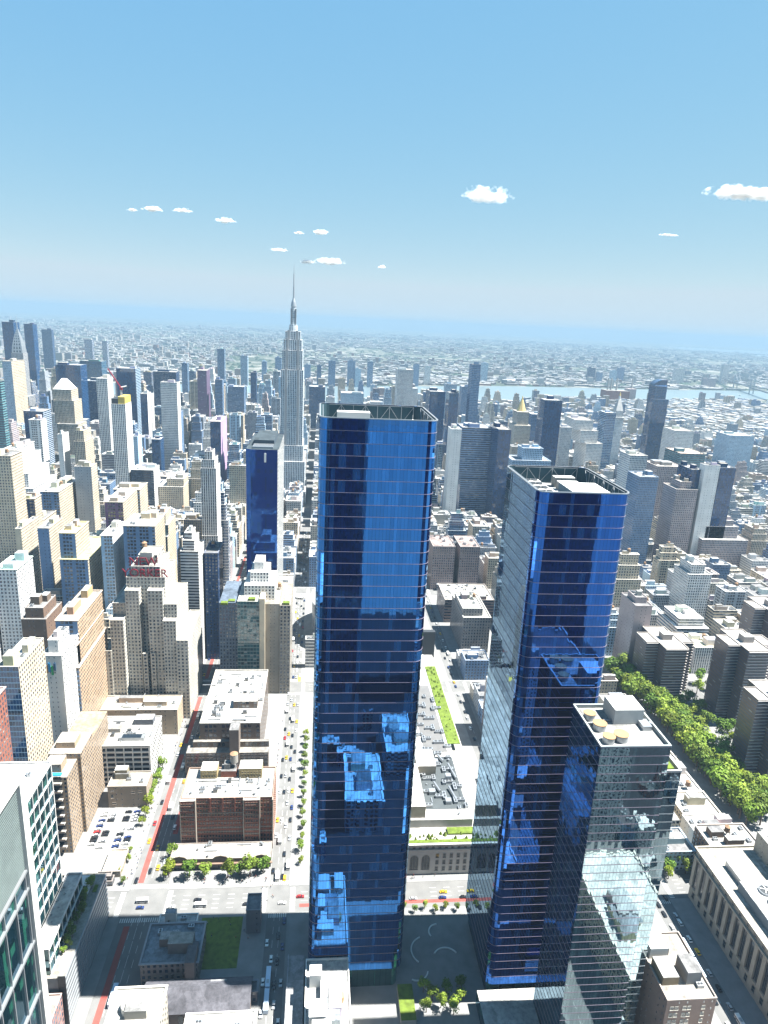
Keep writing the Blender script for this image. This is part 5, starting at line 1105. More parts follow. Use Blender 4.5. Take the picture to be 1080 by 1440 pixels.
for k in sorted(chosen, key=lambda k: out[k][8]):
    x0, x1, y0, y1, h, col, sty, rnd, dist, u0, u1, v0, v1 = out[k]
    ka = kind_of(h, x1 - x0, sty); uc, vc = (u0 + u1) / 2, v0
    hn = min(HERO, key=lambda q: abs(q[1] - uc) + 1.3 * abs(q[2] - vc)); du, dv = uc - hn[1], vc - hn[2]
    rel = ('left of' if du < 0 else 'right of') if abs(du) > abs(dv) else ('beyond' if dv < 0 else 'in front of')
    plan.append((k, ka, rel, hn[0] if hn[0].startswith('the ') else 'the ' + hn[0], abs(du) + abs(dv)))
used = {}
for (k, ka, rel, hn, d) in sorted(plan, key=lambda p: p[4]):
    x0, x1, y0, y1, h, col, sty, rnd, dist, u0, u1, v0, v1 = out[k]
    hw = hn.split()[:7]
    while hw[-1] in ('with', 'a', 'and', 'the', 'of', 'at', 'right', 'left', 'in', 'big', 'to', 'by', 'its', 'behind', 'below', 'one', 'dark', 'white', 'long', 'just', 'above', 'under', 'near', 'between', 'tall', 'blue', 'stepped', 'very', 'cream', 'fine'): hw.pop()
    base = f"{CW_[col]} {TY[ka]} {rel} {' '.join(hw)}"; used[base] = used.get(base, 0) + 1
    lab = base if used[base] == 1 else f"{('', '', 'second', 'third', 'fourth', 'fifth', 'sixth', 'seventh', 'eighth', 'ninth', 'tenth')[min(10, used[base])]} nearest {base}"
    wc = tuple(v * (.85 + .3 * rnd) for v in C_[col]); tiers = ()
    if h > 45 and rnd > .35 and x1 - x0 > 13: tiers = [(0, 0, 0, 0, h * .72), (2.5, 2, 3, 2, h * .88), (5, 4, 5, 4, h)]
    sd = ('P', tuple(min(.6, v * 1.05) for v in wc)) if sty in 'LV' else None
    building(ka.replace(' ', '_'), lab, ka, x0, x1, y0, y1, h, sty, wc, tiers=tiers, clutter=(6 if dist < 900 else 4) if dist < 1500 else 2, far=dist > 1500, group='city blocks on the street grid', seed=k, side=sd)
mass = MB()
mr_ = random.Random(5)
for k, o in enumerate(out):
    if k in chosen: continue
    x0, x1, y0, y1, h, col, sty, rnd = o[:8]; wc = tuple(v * (.85 + .3 * rnd) for v in C_[col]); bay, fl = STY[sty]
    mass.box(x0, x1, y0, y1, 0, h, sty, wc, 'roof', mr_.choice(ROOFS), bay, fl)
    if o[8] < 2600:
        for q in range(4 if o[8] < 1500 else 2):
            px, py = mr_.uniform(x0 + 1, max(x0 + 1.5, x1 - 5)), mr_.uniform(y0 + 1, max(y0 + 1.5, y1 - 6)); mass.box(px, min(x1 - .3, px + mr_.uniform(2.5, 6)), py, min(y1 - .3, py + mr_.uniform(2.5, 7)), h, h + mr_.uniform(2, 4.5), 'stone', wc, 'roof', mr_.choice(ROOFS))
        if mr_.random() < .3 and x1 - x0 > 8: mass.cyl(mr_.uniform(x0 + 2.5, x1 - 2.5), mr_.uniform(y0 + 2.5, y1 - 2.5), h + 2.5, h + 6, 1.6, mat='wood', n=6)
tag(mass.build('city_blocks'), 'dense mass of smaller city buildings filling the blocks to the river', 'city blocks', kind='stuff')

# ------------------------------------------------------------------ across the river
def far_x(y): return lerp_x(f_, y)
from mathutils import noise as mnz
b = MB(); dr = random.Random(3)
PAL = [(.6, .58, .54), (.5, .48, .44), (.4, .38, .35), (.34, .2, .16), (.66, .65, .62), (.28, .28, .3), (.45, .38, .32), (.3, .33, .36)]
cnt_ = 0
while cnt_ < 21000:
    d = 3600 * math.exp(dr.random() * 1.75); a = dr.uniform(-.80, .60); x = CP.x + d * math.cos(a); y = CP.y + d * math.sin(a)
    if x < far_x(y) + 40 or not (-14000 < y < 14000): continue
    f1 = mnz.noise((x * .0011, y * .0011, 0)); f2 = mnz.noise((x * .00035, y * .00035, 7))
    if f1 > .28 or dr.random() < .35 + f2 * .9: continue      # parks, cemeteries, thinner quarters
    ux, uy = round(x / 62) * 62, round(y / 200) * 200
    if abs(x - ux) < 9: continue      # streets
    s = .65 + d / 6500; w = dr.uniform(8, 30) * s; l = dr.uniform(8, 34) * s; h = dr.uniform(7, 13) if dr.random() < .9 - f2 * .15 else dr.uniform(14, 34) * (1 if dr.random() < .8 else 1.6)
    if x < far_x(y) + 700 and dr.random() < .25: w *= 2.2; l *= 2.6; h = 11
    cc = dr.choice(PAL); b.box(x - w / 2, x + w / 2, y - l / 2, y + l / 2, 0, h, 'stone', tuple(v * .55 for v in cc), 'roof', dr.choice(ROOFS + [(.2, .2, .2)])); cnt_ += 1
tag(b.build('distant_city'), 'low rooftops of the boroughs spreading from the far bank to the horizon', 'city', kind='stuff')
b = MB()
for k in range(5200):
    d = 3500 * math.exp(dr.random() * 2.0); a = dr.uniform(-.8, .6); x = CP.x + d * math.cos(a); y = CP.y + d * math.sin(a)
    if x < far_x(y) + 20: continue
    f1 = mnz.noise((x * .0011, y * .0011, 0))
    if f1 < .2 and dr.random() < .6: continue
    b.cyl(x, y, 0, dr.uniform(8, 14), dr.uniform(6, 22) * (1 + d / 9000), dr.uniform(2, 8), 'leafmass', n=7)
tag(b.build('distant_trees'), 'dark tree clumps among the far rooftops across the river', 'trees', kind='stuff')
def at_d(u, v, d):   # a point along a picture direction at a given crosstown distance
    r = FW + RT * ((u - 540) / 960.643) - UPV * ((v - 720) / 960.643); return CP + r * ((d - CP.x) / r.x)
FT = [  # x y w top style colour label
 (118, 477, 11, 4300, 'white', 'pale slab tower across the river at far left'), (143, 479, 7, 4300, 'white', 'narrow pale tower across the river beside another at far left'), (58, 463, 14, 3900, 'navy', 'blue tower with flat top across the river, leftmost but one'),
 (368, 508, 7, 3800, 'paleblue', 'small blue riverside tower left of the spire across the water'), (387, 502, 9, 3850, 'slate', 'taller blue-grey tower left of the spire across the water'), (428, 512, 9, 3800, 'slate', 'squat blue-grey tower right of the spire across the water'), (446, 513, 6, 3780, 'navy', 'thin dark tower across the water, second right of the spire'),
 (462, 507, 10, 3780, 'slate', 'broad blue-grey tower across the water above the tallest roof'), (489, 507, 11, 3850, 'slate', 'blue tower with a lower shoulder beside it across the water'), (500, 518, 8, 3800, 'paleblue', 'lower pale shoulder tower across the water'), (517, 508, 8, 3820, 'paleblue', 'pale tower with one bright side across the water'),
 (582, 512, 8, 4000, 'slate', 'blue-grey tower right behind the white striped tower across the water'), (598, 514, 8, 4100, 'white', 'bright slim tower across the water above the blue tower'), (678, 510, 9, 4500, 'paleblue', 'pale tower across the water beside the slim patterned tower'),
 (828, 517, 10, 4900, 'navy', 'dark tower on the far bank left of the smoke stacks'), (840, 524, 8, 4900, 'slate', 'lower grey-blue tower on the far bank left of the smoke stacks'), (860, 521, 8, 4950, 'paleblue', 'pale tower on the far bank right above the smoke stacks'), (870, 517, 9, 5000, 'slate', 'blue tower on the far bank right of the smoke stacks'),
 (950, 518, 14, 5100, 'white', 'pair of white housing slabs on the far bank at right'), (1018, 513, 9, 5200, 'white', 'tall white slab on the far bank near the right edge'), (990, 532, 18, 4900, 'pink', 'brownish housing slab on the far bank at right'),
]
for (u, v, w, d, col, lab) in FT:
    p = at_d(u, v, d); q = at_d(u + w, v, d)
    building('riverside_tower', lab, 'apartment tower', d, d + 30, q.y, p.y, p.z, dr.choice('VGCS'), C_[col], clutter=1, far=True, group='towers on the far river bank')
# power station by the river
p = at_d(848, 556, 3700); t = thing('power_station', 'brown power station with tall smoke stacks on the near river bank', 'power station', (p.x, p.y - 60, 0))
b = MB(); b.box(-40, 40, -70, 60, 0, 48, 'K', C_['brick'], 'roof', (.3, .28, .26)); b.box(-30, 30, -110, -70, 0, 60, 'K', C_['pink'], 'roof'); b.build('hall', t)
for y in (40, 22, -10, -95): b = MB(); b.cyl(0, y, 40, 112, 5, 3.6, 'conc', n=10); b.build('smoke_stack', t)
t = thing('suspension_bridge', 'grey steel suspension bridge over the river at the far right', 'bridge', (4650, -2880, 0)); b = MB()
b.box(-900, 900, -10, 10, 38, 43, 'darkmetal', bottom=True)
b.build('deck', t)
for x in (-240, 240):
    b = MB()
    for y in (-12, 12): b.box(x - 4, x + 4, y - 3, y + 3, 0, 102, 'metal')
    b.box(x - 3, x + 3, -9, 9, 92, 98, 'metal'); b.box(x - 3, x + 3, -9, 9, 60, 64, 'metal'); b.build('pylon', t)
b = MB()
for y in (-11, 11):
    pts = [(-900, 44)] + [(-240 + 480 * k / 12, 46 + 54 * (2 * k / 12 - 1) ** 2) for k in range(13)] + [(900, 44)]
    for (xa, za), (xb, zb) in zip(pts, pts[1:]): b.tube((xa, y, za), (xb, y, zb), 1.0, 'metal')
b.build('cable', t)
t.rotation_euler = (0, 0, math.radians(-20))
b = MB(); b.cyl(0, 0, 0, 1, 1, mat='white')
b = MB(); p = at_d(640, 552, 3600); 
b.prism([(-14, -3), (8, -3), (14, 0), (8, 3), (-14, 3)], 0.3, 3, 'white', top='white'); b.box(-8, 2, -2, 2, 3, 6, 'white'); o = b.build('ferry_boat'); o.location = at_d(1040, 556, 4250); o.location.z = 0; tag(o, 'small white ferry boat on the river at right', 'boat')

# ------------------------------------------------------------------ west of the camera: what the mirrors show
WB = [(-65, 46, 12, 98, 387, 'C', 'navy', 'dark glass tower carrying the lookout'), (-110, -60, 120, 190, 300, 'V', 'limestone', 'stone and glass tower west of the lookout'), (10, 58, -190, -120, 268, 'C', 'navy', 'slanted dark tower south of the lookout'), (95, 150, -70, -34, 30, 'S', 'dark', 'dark shed roofs under the lookout'), (200, 262, -78, -30, 16, 'S', 'white', 'broad white flat roof west of the mirror towers'), (80, 150, -160, -95, 95, 'P', 'white', 'white windowed slab facing the green glass tower'), (190, 284, -150, -110, 30, 'P', 'cream', 'cream walk-ups beside the green glass tower'), (118, 172, -26, -4, 22, 'S', 'white', 'white roof beside the dark sheds'), (180, 232, 4, 30, 26, 'L', 'white', 'white plant roof facing the tallest tower')]
for (x0, x1, y0, y1, h, s, col, lab) in WB: building('western_block', lab, 'building', x0, x1, y0, y1, h, s, C_[col], (.68, .67, .64) if h < 60 and col != 'dark' else (.08, .085, .1), clutter=3, tank=False)

b = MB(); b.face([(-140, -260, .17), (150, -260, .17), (150, 172, .17), (-140, 172, .17)], 'railyard_shade')  # western rail yard, its colour darkened to carry the towers' shade
b.face([(150, -80, .18), (292, -80, .18), (292, 66, .18), (150, 66, .18)], 'railyard_shade'); b.face([(150, 78, .18), (292, 78, .18), (292, 142, .18), (150, 142, .18)], 'railyard_shade')  # dark sheets standing in for deep tower shade between the avenues
struct('rail_yard_shade', b)
b = MB(); wr = random.Random(31)
for k in range(110):
    x, y = wr.uniform(72, 285), wr.uniform(-300, 60); w, l, h = wr.uniform(5, 20), wr.uniform(5, 18), wr.uniform(5, 18)
    if 150 < x < 300 and (y > 60 or wr.random() < .3): continue
    if any(x + w > q[0] - 2 and x < q[1] + 2 and y + l > q[2] - 2 and y < q[3] + 2 for q in WB): continue
    b.box(x, x + w, y, y + l, 0, h, 'P', C_[wr.choice(('white', 'dark', 'slate', 'brick', 'cream'))], 'roof', wr.choice(((.5, .5, .49), (.05, .055, .06), (.5, .49, .48), (.07, .07, .08), (.6, .6, .59))))
    for q in range(3): px, py = x + wr.random() * (w - 2), y + wr.random() * (l - 2); b.box(px, px + 1.8, py, py + 1.8, h, h + wr.uniform(1, 3), 'metal')
tag(b.build('western_roofs'), 'low roofs and sheds west of the mirror towers', 'roofs', kind='stuff')
# ------------------------------------------------------------------ trees
def leaf_mat(name, col):
    m, N, L, B = newmat(name); B.inputs['Roughness'].default_value = .6; B.inputs['Specular IOR Level'].default_value = .2
    oi = N.new('ShaderNodeObjectInfo'); at = N.new('ShaderNodeAttribute'); at.attribute_name = 'tint'
    sc = N.new('ShaderNodeVectorMath'); sc.operation = 'MULTIPLY'; L.new(at.outputs['Color'], sc.inputs[0]); sc.inputs[1].default_value = col
    s2 = N.new('ShaderNodeVectorMath'); s2.operation = 'SCALE'; L.new(sc.outputs[0], s2.inputs[0]); L.new(mth(N, L, 'MULTIPLY_ADD', oi.outputs['Random'], .7, .65), s2.inputs['Scale'])
    L.new(s2.outputs[0], B.inputs['Base Color'])
    tr = N.new('ShaderNodeBsdfTranslucent'); L.new(s2.outputs[0], tr.inputs[0]); mx = N.new('ShaderNodeMixShader'); mx.inputs[0].default_value = .3
    L.new(B.outputs[0], mx.inputs[1]); L.new(tr.outputs[0], mx.inputs[2]); L.new(mx.outputs[0], N['Material Output'].inputs['Surface']); return m
M['leaf'] = leaf_mat('leaf', (.15, .21, .025)); M['bark'] = plain('bark', (.12, .09, .07), .9)
def crown_mesh(seed, n=620, R=4.2):
    tb = ((1, 1, 1), (.78, .9, .8), (1.1, 1.02, .8), (.55, .72, .75), (.9, .95, 1.0))[seed % 5]
    r = random.Random(seed); b = MB(); lobes = [(r.uniform(-.55, .55) * R, r.uniform(-.55, .55) * R, 6.2 + r.uniform(-.3, .75) * R, r.uniform(.38, .62) * R) for _ in range(9)]
    for k in range(n):
        lx, ly, lz, lr = r.choice(lobes); d = Vector((r.gauss(0, 1), r.gauss(0, 1), r.gauss(0, 1))).normalized(); p = Vector((lx, ly, lz)) + d * lr * r.uniform(.7, 1.06)
        nn = (d + Vector((r.uniform(-.6, .6), r.uniform(-.6, .6), r.uniform(-.2, .8)))).normalized(); e = nn.orthogonal().normalized(); f = nn.cross(e); a = r.uniform(0, 6.28)
        e, f = e * math.cos(a) + f * math.sin(a), f * math.cos(a) - e * math.sin(a); s = r.uniform(.35, .75); t_ = r.uniform(.75, 1.3)
        b.face([p + e * s, p + f * s * .7, p - e * s, p - f * s * .6], 'leaf', (t_ * tb[0], t_ * tb[1] * r.uniform(.92, 1.06), t_ * tb[2]))
    return b.mesh('crown')
def trunk_mesh():
    b = MB(); b.cyl(0, 0, 0, 3.6, .32, .2, 'bark', n=7)
    for k in range(5): a = k * 1.2566; b.tube((0, 0, 3.2), (1.9 * math.cos(a), 1.9 * math.sin(a), 6.4), .1, 'bark')
    return b.mesh('trunk')
CRN = [crown_mesh(s) for s in range(5)]; TRK = trunk_mesh(); tr_ = random.Random(21)
def tree(x, y, s, label, group, z=.15):
    t = thing('tree', label, 'tree', (x, y, z), group); t.rotation_euler = (0, 0, tr_.uniform(0, 6.28)); t.scale = (s * tr_.uniform(.88, 1.12), s * tr_.uniform(.88, 1.12), s * tr_.uniform(.9, 1.15))
    inst('trunk', TRK, t); inst('crown', tr_.choice(CRN), t)
x = 466
while x < 684:
    y = -271 if x < 628 else -258
    for dy in (-6.5, 5): tree(x + tr_.uniform(-1.5, 1.5), y + dy + tr_.uniform(-1.5, 1.5), tr_.uniform(1.75, 2.2), 'light green street tree in the long double row beside the park towers', 'long street tree row by the park towers')
    x += 6.2
for (x, y, s) in ((604, -300, 1.7), (618, -296, 1.6), (626, -306, 1.5), (612, -312, 1.5), (600, -290, 1.6), (580, -290, 1.7), (560, -290, 1.6), (540, -290, 1.7), (522, -290, 1.7), (504, -288, 1.8), (490, -292, 1.8), (476, -288, 1.9), (498, -302, 1.7), (482, -304, 1.7), (590, -306, 1.5), (572, -310, 1.6), (650, -330, 1.4), (668, -342, 1.6), (655, -348, 1.5), (680, -332, 1.3), (588, -300, 1.3), (560, -316, 1.5), (562, -332, 1.4), (578, -330, 1.3), (700, -300, 1.2), (697, -286, 1.4), (500, -318, 1.5), (488, -312, 1.5), (474, -318, 1.4), (556, -302, 1.3), (582, -322, 1.2)):
    tree(x, y, s, 'deep green park tree among the brick park towers', 'trees between the park towers')
for (x, y, s) in ((431, 130, 1.15), (432, 121, .95), (430, 106, 1.2), (431, 92, 1.25), (432, 99, .9), (433, 84, 1.0)): tree(x, y, s, 'street tree in front of the low pavilion with three gables', 'trees in front of the low pavilion')
for (x, y, s) in ((447, 150.5 - 4, .95), (432, 146, 1.0), (438, 146, .8)): tree(x, y - 3, s, 'tree at the corner beside the bus lane and low pavilion', 'corner trees by the low pavilion')
for k in range(9): tree(470 + k * 9 + tr_.uniform(-2, 2), 172.5 - 1.5, tr_.uniform(.7, 1.0), 'kerbside tree along the white parking garage', 'trees along the parking garage') if k not in (0,) else None
for k in range(14): tree(440 + k * 11, 60, tr_.uniform(.55, .75), 'small tree on the pavement left of the tallest tower', 'trees on the tallest tower side street')
for k in range(7): tree(400.5 if k % 2 else 398.5, -36 + k * 6.5, .5, 'small plaza tree between the mirror towers', 'plaza trees between mirror towers')
for (x, y) in ((342, -12), (338, -16), (345, -20), (336, -8), (347, -8), (340, -26), (334, -22), (348, -28)): tree(x, y, .8, 'leafy plaza tree at the bottom between the mirror towers', 'trees at the plaza bottom')
for k in range(16): tree(352 + k * 2.9, 176.4 + tr_.uniform(-1.2, 3.4), tr_.uniform(.42, .72), 'roof garden tree on the terrace below the lattice tower', 'roof terrace trees', 31)
for (x, y, s) in ((410 - 16, -189 - 30, 1.2), (414, -182, .9), (420, -184, 1.0), (424, -190, 1.1), (418, -196, 1.0)): tree(x + 4, y, s, 'tree beside the stone sorting office and green glass tower', 'trees by the stone sorting office')
for (x, y) in ((436, 174), (446, 171.6), (454, 172), (428, 170)): tree(x, y, .45, 'tiny tree at the edge of the car park', 'car park trees')

# plaza benches, fence
for i, (x, y, r_, a0, a1) in enumerate(((372, -14, 9, 20, 140), (360, -6, 6, 150, 260), (366, -24, 7, -60, 60), (352, -14, 5, 60, 190), (384, -22, 5, 0, 120))):
    b = MB(); n = 14
    for k in range(n):
        p = [math.radians(a0 + (a1 - a0) * q / n) for q in (k, k + 1)]; b.prism([(r_ * math.cos(p[0]), r_ * math.sin(p[0])), ((r_ + .7) * math.cos(p[0]), (r_ + .7) * math.sin(p[0])), ((r_ + .7) * math.cos(p[1]), (r_ + .7) * math.sin(p[1])), (r_ * math.cos(p[1]), r_ * math.sin(p[1]))], 0, .5, 'white', top='white')
    tag(b.build('curved_bench', None, (x, y, .15)), 'white curved bench on the shaded plaza between the mirror towers', 'bench', 'curved plaza benches')

# ------------------------------------------------------------------ vehicles
def car_mesh(col, kind='car'):
    b = MB()
    if kind == 'car':
        L_, w = 2.3, .92
        b.prism([(-L_, -w), (L_ - .1, -w), (L_, -w * .7), (L_, w * .7), (L_ - .1, w), (-L_, w)], .3, .85, 'car', col, 'car', col)
        b.prism([(-1.9, -w * .92), (1.0, -w * .92), (1.0, w * .92), (-1.9, w * .92)], .85, 1.42, 'pane', (1, 1, 1), 'car', col, poly2=[(-1.35, -w * .75), (.35, -w * .75), (.35, w * .75), (-1.35, w * .75)])
        for x in (-1.4, 1.45):
            for y in (-w, w): b.box(x - .33, x + .33, y - .08, y + .08, 0, .62, 'darkmetal')
        b.box(L_ - .02, L_ + .03, -.7, -.4, .55, .72, 'white'); b.box(L_ - .02, L_ + .03, .4, .7, .55, .72, 'white')
    else:
        L_, w, h = (6, 1.27, 3.1) if kind == 'bus' else (3.4, 1.1, 2.7)
        b.box(-L_, L_, -w, w, .4, h, 'car', col, 'car', col, bottom=True); b.box(-L_ + .3, L_ + .03, -w - .03, w + .03, h * .48, h * .72, 'pane'); b.box(-L_ + 2, -L_ + 4, -.7, .7, h, h + .25, 'metal')
        for x in (-L_ + 1.3, L_ - 1.5):
            for y in (-w, w): b.box(x - .45, x + .45, y - .1, y + .1, 0, .95, 'darkmetal')
    return b.mesh(kind)
CC = {'white': (.75, .75, .73), 'black': (.012, .012, .014), 'silver': (.4, .41, .42), 'yellow': (.7, .42, .02), 'dark blue': (.015, .03, .11), 'red': (.35, .02, .02)}
CM = {k: car_mesh(v) for k, v in CC.items()}; BUS = car_mesh((.5, .6, .72), 'bus'); VAN = car_mesh((.74, .74, .72), 'van')
vr = random.Random(9)
def put(kind, me, x, y, rz, label, group, cat): o = inst(kind, me, None, (x, y, .17 if group.startswith('cars in') else .02), rz); tag(o, label, cat, group)
def traffic(x0, x1, y, heading, gap, where, along='x', skipf=None):
    p = x0
    while p < x1:
        p += vr.uniform(gap * .55, gap * 1.6); xx, yy = (p, y) if along == 'x' else (y, p)
        if skipf and skipf(p): continue
        j = vr.uniform(-.3, .3); rz = heading
        if vr.random() < .12: put('delivery_van', VAN, xx, yy + j, rz, 'white delivery van ' + where, 'vans ' + where, 'van')
        else: k = vr.choice(('white', 'white', 'black', 'black', 'silver', 'silver', 'yellow', 'dark blue', 'red' if vr.random() < .4 else 'black')); put('car', CM[k], xx, yy + j, rz, f'{k} car {where}', f'cars {where}', 'car')
noX = lambda p: min(abs(p - a) for a in AV) < 12
w34 = 'on the wide street with red bus lanes'
for off, h in ((-5.2, 0), (-2, 0), (2, math.pi), (9.2, math.pi)): traffic(410, 1150, st_y(34) + off, h, 34 if off != 9.2 else 22, w34, 'x', noX)
w33 = 'on the straight street left of the tallest tower'
for off in (-4.6, -1.5, 1.7, 4.8): traffic(300, 1150, st_y(33) + off, math.pi, 20, w33, 'x', noX)
traffic(-70, 150, 408.5, -math.pi / 2, 20, 'on the avenue crossing in front of the post office', 'y'); traffic(-70, 150, 413, -math.pi / 2, 26, 'on the avenue crossing in front of the post office', 'y')
traffic(700, 900, st_y(31) - 3, 0, 12, 'on the side street beside the grey stone block'); traffic(560, 740, st_y(31) + 2, 0, 13, 'on the side street beside the grey stone block')
for off in (-3.5, 3.2): traffic(300, 400, st_y(30) + off, 0, 9, 'on the street below the stone sorting office')
traffic(640, 960, -20, 0, 9, 'x') if 0 else None
for y0 in (177.5, 183.5, 193.5, 199.5):
    x = 456
    while x < 494:
        if vr.random() < .72: k = vr.choice(('white', 'black', 'black', 'silver', 'silver', 'dark blue', 'white', 'white', 'black', 'red')); put('car', CM[k], x, y0, math.pi / 2 + vr.uniform(-.05, .05), f'{k} car parked in the open car park', 'cars in the car park', 'car')
        x += 2.8
for k in range(22): kk = vr.choice(('white', 'black', 'silver', 'silver')); o = inst('car', CM[kk], None, (vr.uniform(820, 864), -156 + 56 * k / 22, 29.02), math.pi / 2 * (k % 2)); tag(o, f'{kk} car parked on the flat roof', 'car', 'cars on the parking roof')
for (x, y, l) in ((352, st_y(34) + 1, 'pale blue bus in the shade beside the slatted terrace wall'), (345, st_y(33) + 2.2, 'pale blue bus in the shaded street by the long shed'), (358, st_y(33) + 2.2, 'second pale blue bus, following another in the shaded street'), (352, st_y(30) + 2.5, 'long white bus below the stone sorting office'), (365, st_y(30) + 2.4, 'farther white bus below the stone sorting office')): tag(inst('bus', BUS, None, (x, y, .02), 0), l, 'bus')
tag(inst('taxi', CM['yellow'], None, (428, st_y(33) - 3, .02), 0), 'yellow taxi at the crossing left of the tallest tower', 'taxi')

# pedestrians, each one figure mid-stride
def person_mesh(cloth, legs, hair):
    V_ = [(0, 0, .95), (0, 0, 1.2), (.02, 0, 1.42), (.03, 0, 1.52), (.04, 0, 1.68), (.02, .18, 1.4), (.1, .24, 1.12), (.2, .23, .92), (.02, -.18, 1.4), (-.08, -.24, 1.12), (-.04, -.25, .9), (.02, .09, .9), (.16, .09, .5), (.2, .09, .08), (.36, .09, .04), (-.02, -.09, .9), (-.1, -.09, .5), (-.28, -.09, .12), (-.14, -.09, .04)]
    E_ = [(0, 1), (1, 2), (2, 3), (3, 4), (2, 5), (5, 6), (6, 7), (2, 8), (8, 9), (9, 10), (0, 11), (11, 12), (12, 13), (13, 14), (0, 15), (15, 16), (16, 17), (17, 18)]
    Rd = [.15, .17, .15, .065, .11, .065, .048, .035, .065, .048, .035, .09, .065, .045, .035, .09, .065, .045, .035]
    me = bpy.data.meshes.new('person'); me.from_pydata(V_, E_, []); o = bpy.data.objects.new('person', me); COL.objects.link(o); m = o.modifiers.new('s', 'SKIN')
    for v_, r_ in zip(me.skin_vertices[0].data, Rd): v_.radius = (r_, r_)
    me.skin_vertices[0].data[0].use_root = True
    bpy.context.view_layer.update(); res = bpy.data.meshes.new_from_object(o.evaluated_get(bpy.context.evaluated_depsgraph_get())); bpy.data.objects.remove(o)
    for k_ in (cloth, legs, hair): res.materials.append(k_)
    for f in res.polygons: f.material_index = 0 if .92 < f.center.z < 1.46 else (1 if f.center.z <= .92 else 2)
    return res
CLOTH = {k: plain('cloth_' + k, v, .9) for k, v in (('white', (.6, .6, .58)), ('black', (.02, .02, .022)), ('blue', (.04, .09, .25)), ('red', (.35, .04, .04)))}
SKN = plain('skin', (.35, .2, .14), .6); PM = {k: person_mesh(CLOTH[k], CLOTH['black' if k != 'black' else 'blue'], SKN) for k in CLOTH}
pr_ = random.Random(77)
def crowd(n, x0, x1, y0, y1, where):
    for _ in range(n): k = pr_.choice(('white', 'black', 'black', 'blue', 'red')); o = inst('person', PM[k], None, (pr_.uniform(x0, x1), pr_.uniform(y0, y1), .16), pr_.uniform(0, 6.28)); tag(o, f'walker in a {k} top {where}', 'person', 'people ' + where)
crowd(26, 424, 520, 164.5, 169, 'on the pavement beside the open car park'); crowd(22, 424, 620, 83.5 - 3, 86 - 3.5, 'on the pavement beside the brick warehouse'); crowd(20, 423, 431, 84, 140, 'under the trees before the low pavilion')
crowd(18, 384, 400, 84, 144, 'on the corner by the lawn'); crowd(16, 424, 427, -60, 40, 'on the post office steps'); crowd(26, 560, 660, 164.5, 168, 'on the pavement in front of the wide low hall'); crowd(14, 398, 424, 76, 84, 'crossing the avenue left of the tallest tower')
# ------------------------------------------------------------------ clouds
def cloud_mat(rw, rh, seed):
    m = bpy.data.materials.new('cloud'); m.use_nodes = True; N, L = m.node_tree.nodes, m.node_tree.links; N.clear()
    tc = N.new('ShaderNodeTexCoord'); ln = N.new('ShaderNodeVectorMath'); ln.operation = 'LENGTH'; L.new(tc.outputs['Object'], ln.inputs[0])
    mp = N.new('ShaderNodeMapping'); mp.inputs['Scale'].default_value = (1.0, rw / rh * .8, 1.1); mp.inputs['Location'].default_value = (seed * 3.7, seed * 1.3, 0); L.new(tc.outputs['Object'], mp.inputs['Vector'])
    nz = N.new('ShaderNodeTexNoise'); nz.inputs['Scale'].default_value = 1.25; nz.inputs['Detail'].default_value = 7; nz.inputs['Roughness'].default_value = .6; L.new(mp.outputs[0], nz.inputs['Vector'])
    sp = N.new('ShaderNodeSeparateXYZ'); L.new(tc.outputs['Object'], sp.inputs[0])
    low = mth(N, L, 'MULTIPLY', mth(N, L, 'MAXIMUM', mth(N, L, 'MULTIPLY', sp.outputs[2], -1.0), 0.0), 1.1)
    d = mth(N, L, 'ADD', mth(N, L, 'MULTIPLY_ADD', ln.outputs['Value'], -1.15, 1.0), mth(N, L, 'MULTIPLY_ADD', nz.outputs[0], 2.6, -1.38))
    d = mth(N, L, 'SUBTRACT', d, low)
    den = mth(N, L, 'MULTIPLY', mth(N, L, 'MINIMUM', mth(N, L, 'MAXIMUM', d, 0.0), .5), 6.0 / rh)
    pv = N.new('ShaderNodeVolumePrincipled'); pv.inputs['Color'].default_value = (1, 1, 1, 1); L.new(den, pv.inputs['Density']); o = N.new('ShaderNodeOutputMaterial'); L.new(pv.outputs[0], o.inputs['Volume']); return m
import bmesh
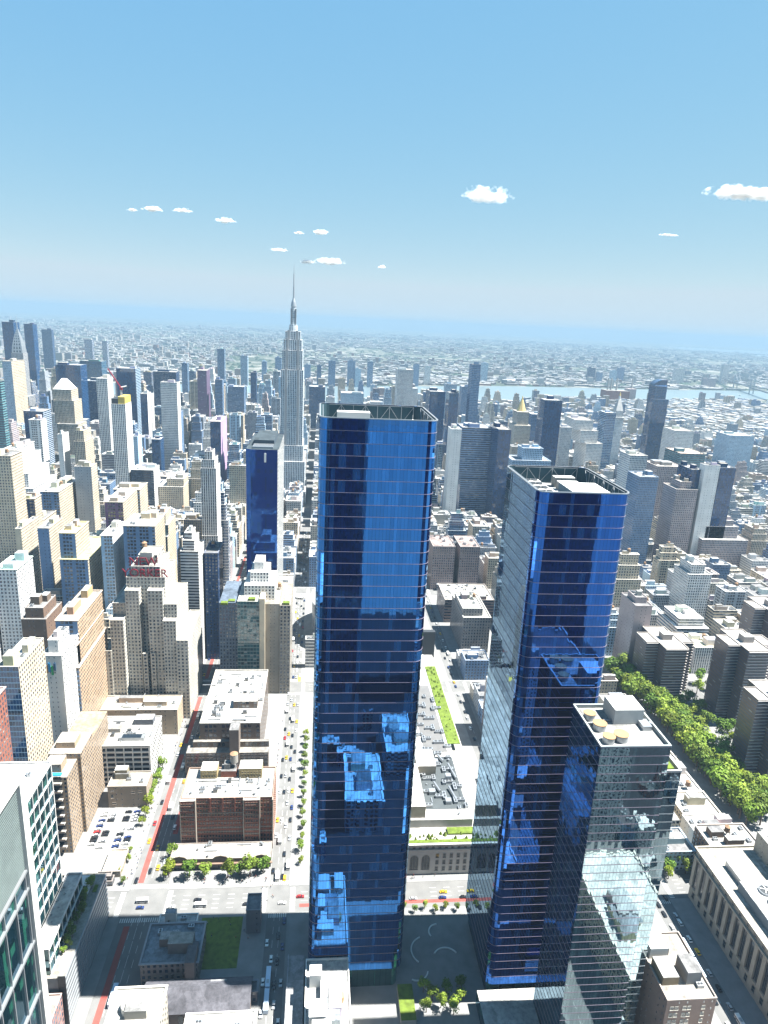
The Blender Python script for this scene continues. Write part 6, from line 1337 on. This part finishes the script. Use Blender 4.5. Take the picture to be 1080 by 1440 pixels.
CL = [(685, 277, 62, 26, 'plump white cloud alone at upper right of the centre'), (1048, 275, 96, 24, 'long white cloud cut by the right edge'), (214, 295, 24, 9, 'small flat cloud, larger of the upper left pair'), (257, 297, 24, 7, 'thin cloud, right one of the upper left pair'), (317, 311, 24, 9, 'small cloud midway above the left skyline'), (393, 352, 24, 6, 'thin cloud just left of the spire tip'), (451, 328, 18, 9, 'tiny cloud above the spire tip'), (432, 369, 20, 7, 'small cloud touching the spire on its right'), (465, 369, 36, 11, 'ragged cloud right of the spire'), (537, 376, 10, 6, 'faintest speck of cloud right of the spire'), (420, 328, 12, 5, 'faint wisp above the spire'), (940, 331, 24, 4, 'faint wisp below the right clouds'), (186, 296, 12, 5, 'speck of cloud at the upper left')]
S.cycles.volume_step_rate = .6
for i, (u, v, w, h, lab) in enumerate(CL):
    D = 13000; p = at_d(u, v, D); k = (p - CP).dot(FW) / 960.643; rw, rh = w * k / 2 * 1.35, h * k / 2 * 1.3
    bm = bmesh.new(); bmesh.ops.create_icosphere(bm, subdivisions=3, radius=1.0); me = bpy.data.meshes.new('cloud'); bm.to_mesh(me); bm.free(); me.materials.append(cloud_mat(rw, rh, i + 1))
    o = inst('cloud', me, None, p, 0, (rh * 1.3, rw, rh)); tag(o, lab, 'cloud', 'fair-weather clouds')

# ------------------------------------------------------------------ summer haze
hm = bpy.data.materials.new('haze'); hm.use_nodes = True; hm.node_tree.nodes.clear()
pv = hm.node_tree.nodes.new('ShaderNodeVolumePrincipled'); ho = hm.node_tree.nodes.new('ShaderNodeOutputMaterial'); hm.node_tree.links.new(pv.outputs[0], ho.inputs['Volume'])
pv.inputs['Color'].default_value = (.215, .325, .43, 1); pv.inputs['Density'].default_value = 8.5e-5; pv.inputs['Anisotropy'].default_value = .0
me = bpy.data.meshes.new('haze'); s = 36500; vv = [(CP.x + x * s, CP.y + y * s, z) for z in (-1.0, 445.0) for x, y in ((-1, -1), (1, -1), (1, 1), (-1, 1))]
me.from_pydata(vv, [], [(0, 3, 2, 1), (4, 5, 6, 7), (0, 1, 5, 4), (1, 2, 6, 5), (2, 3, 7, 6), (3, 0, 4, 7)]); me.materials.append(hm)
o = bpy.data.objects.new('haze', me); COL.objects.link(o); tag(o, 'pale blue summer haze over the city', 'haze', kind='stuff')
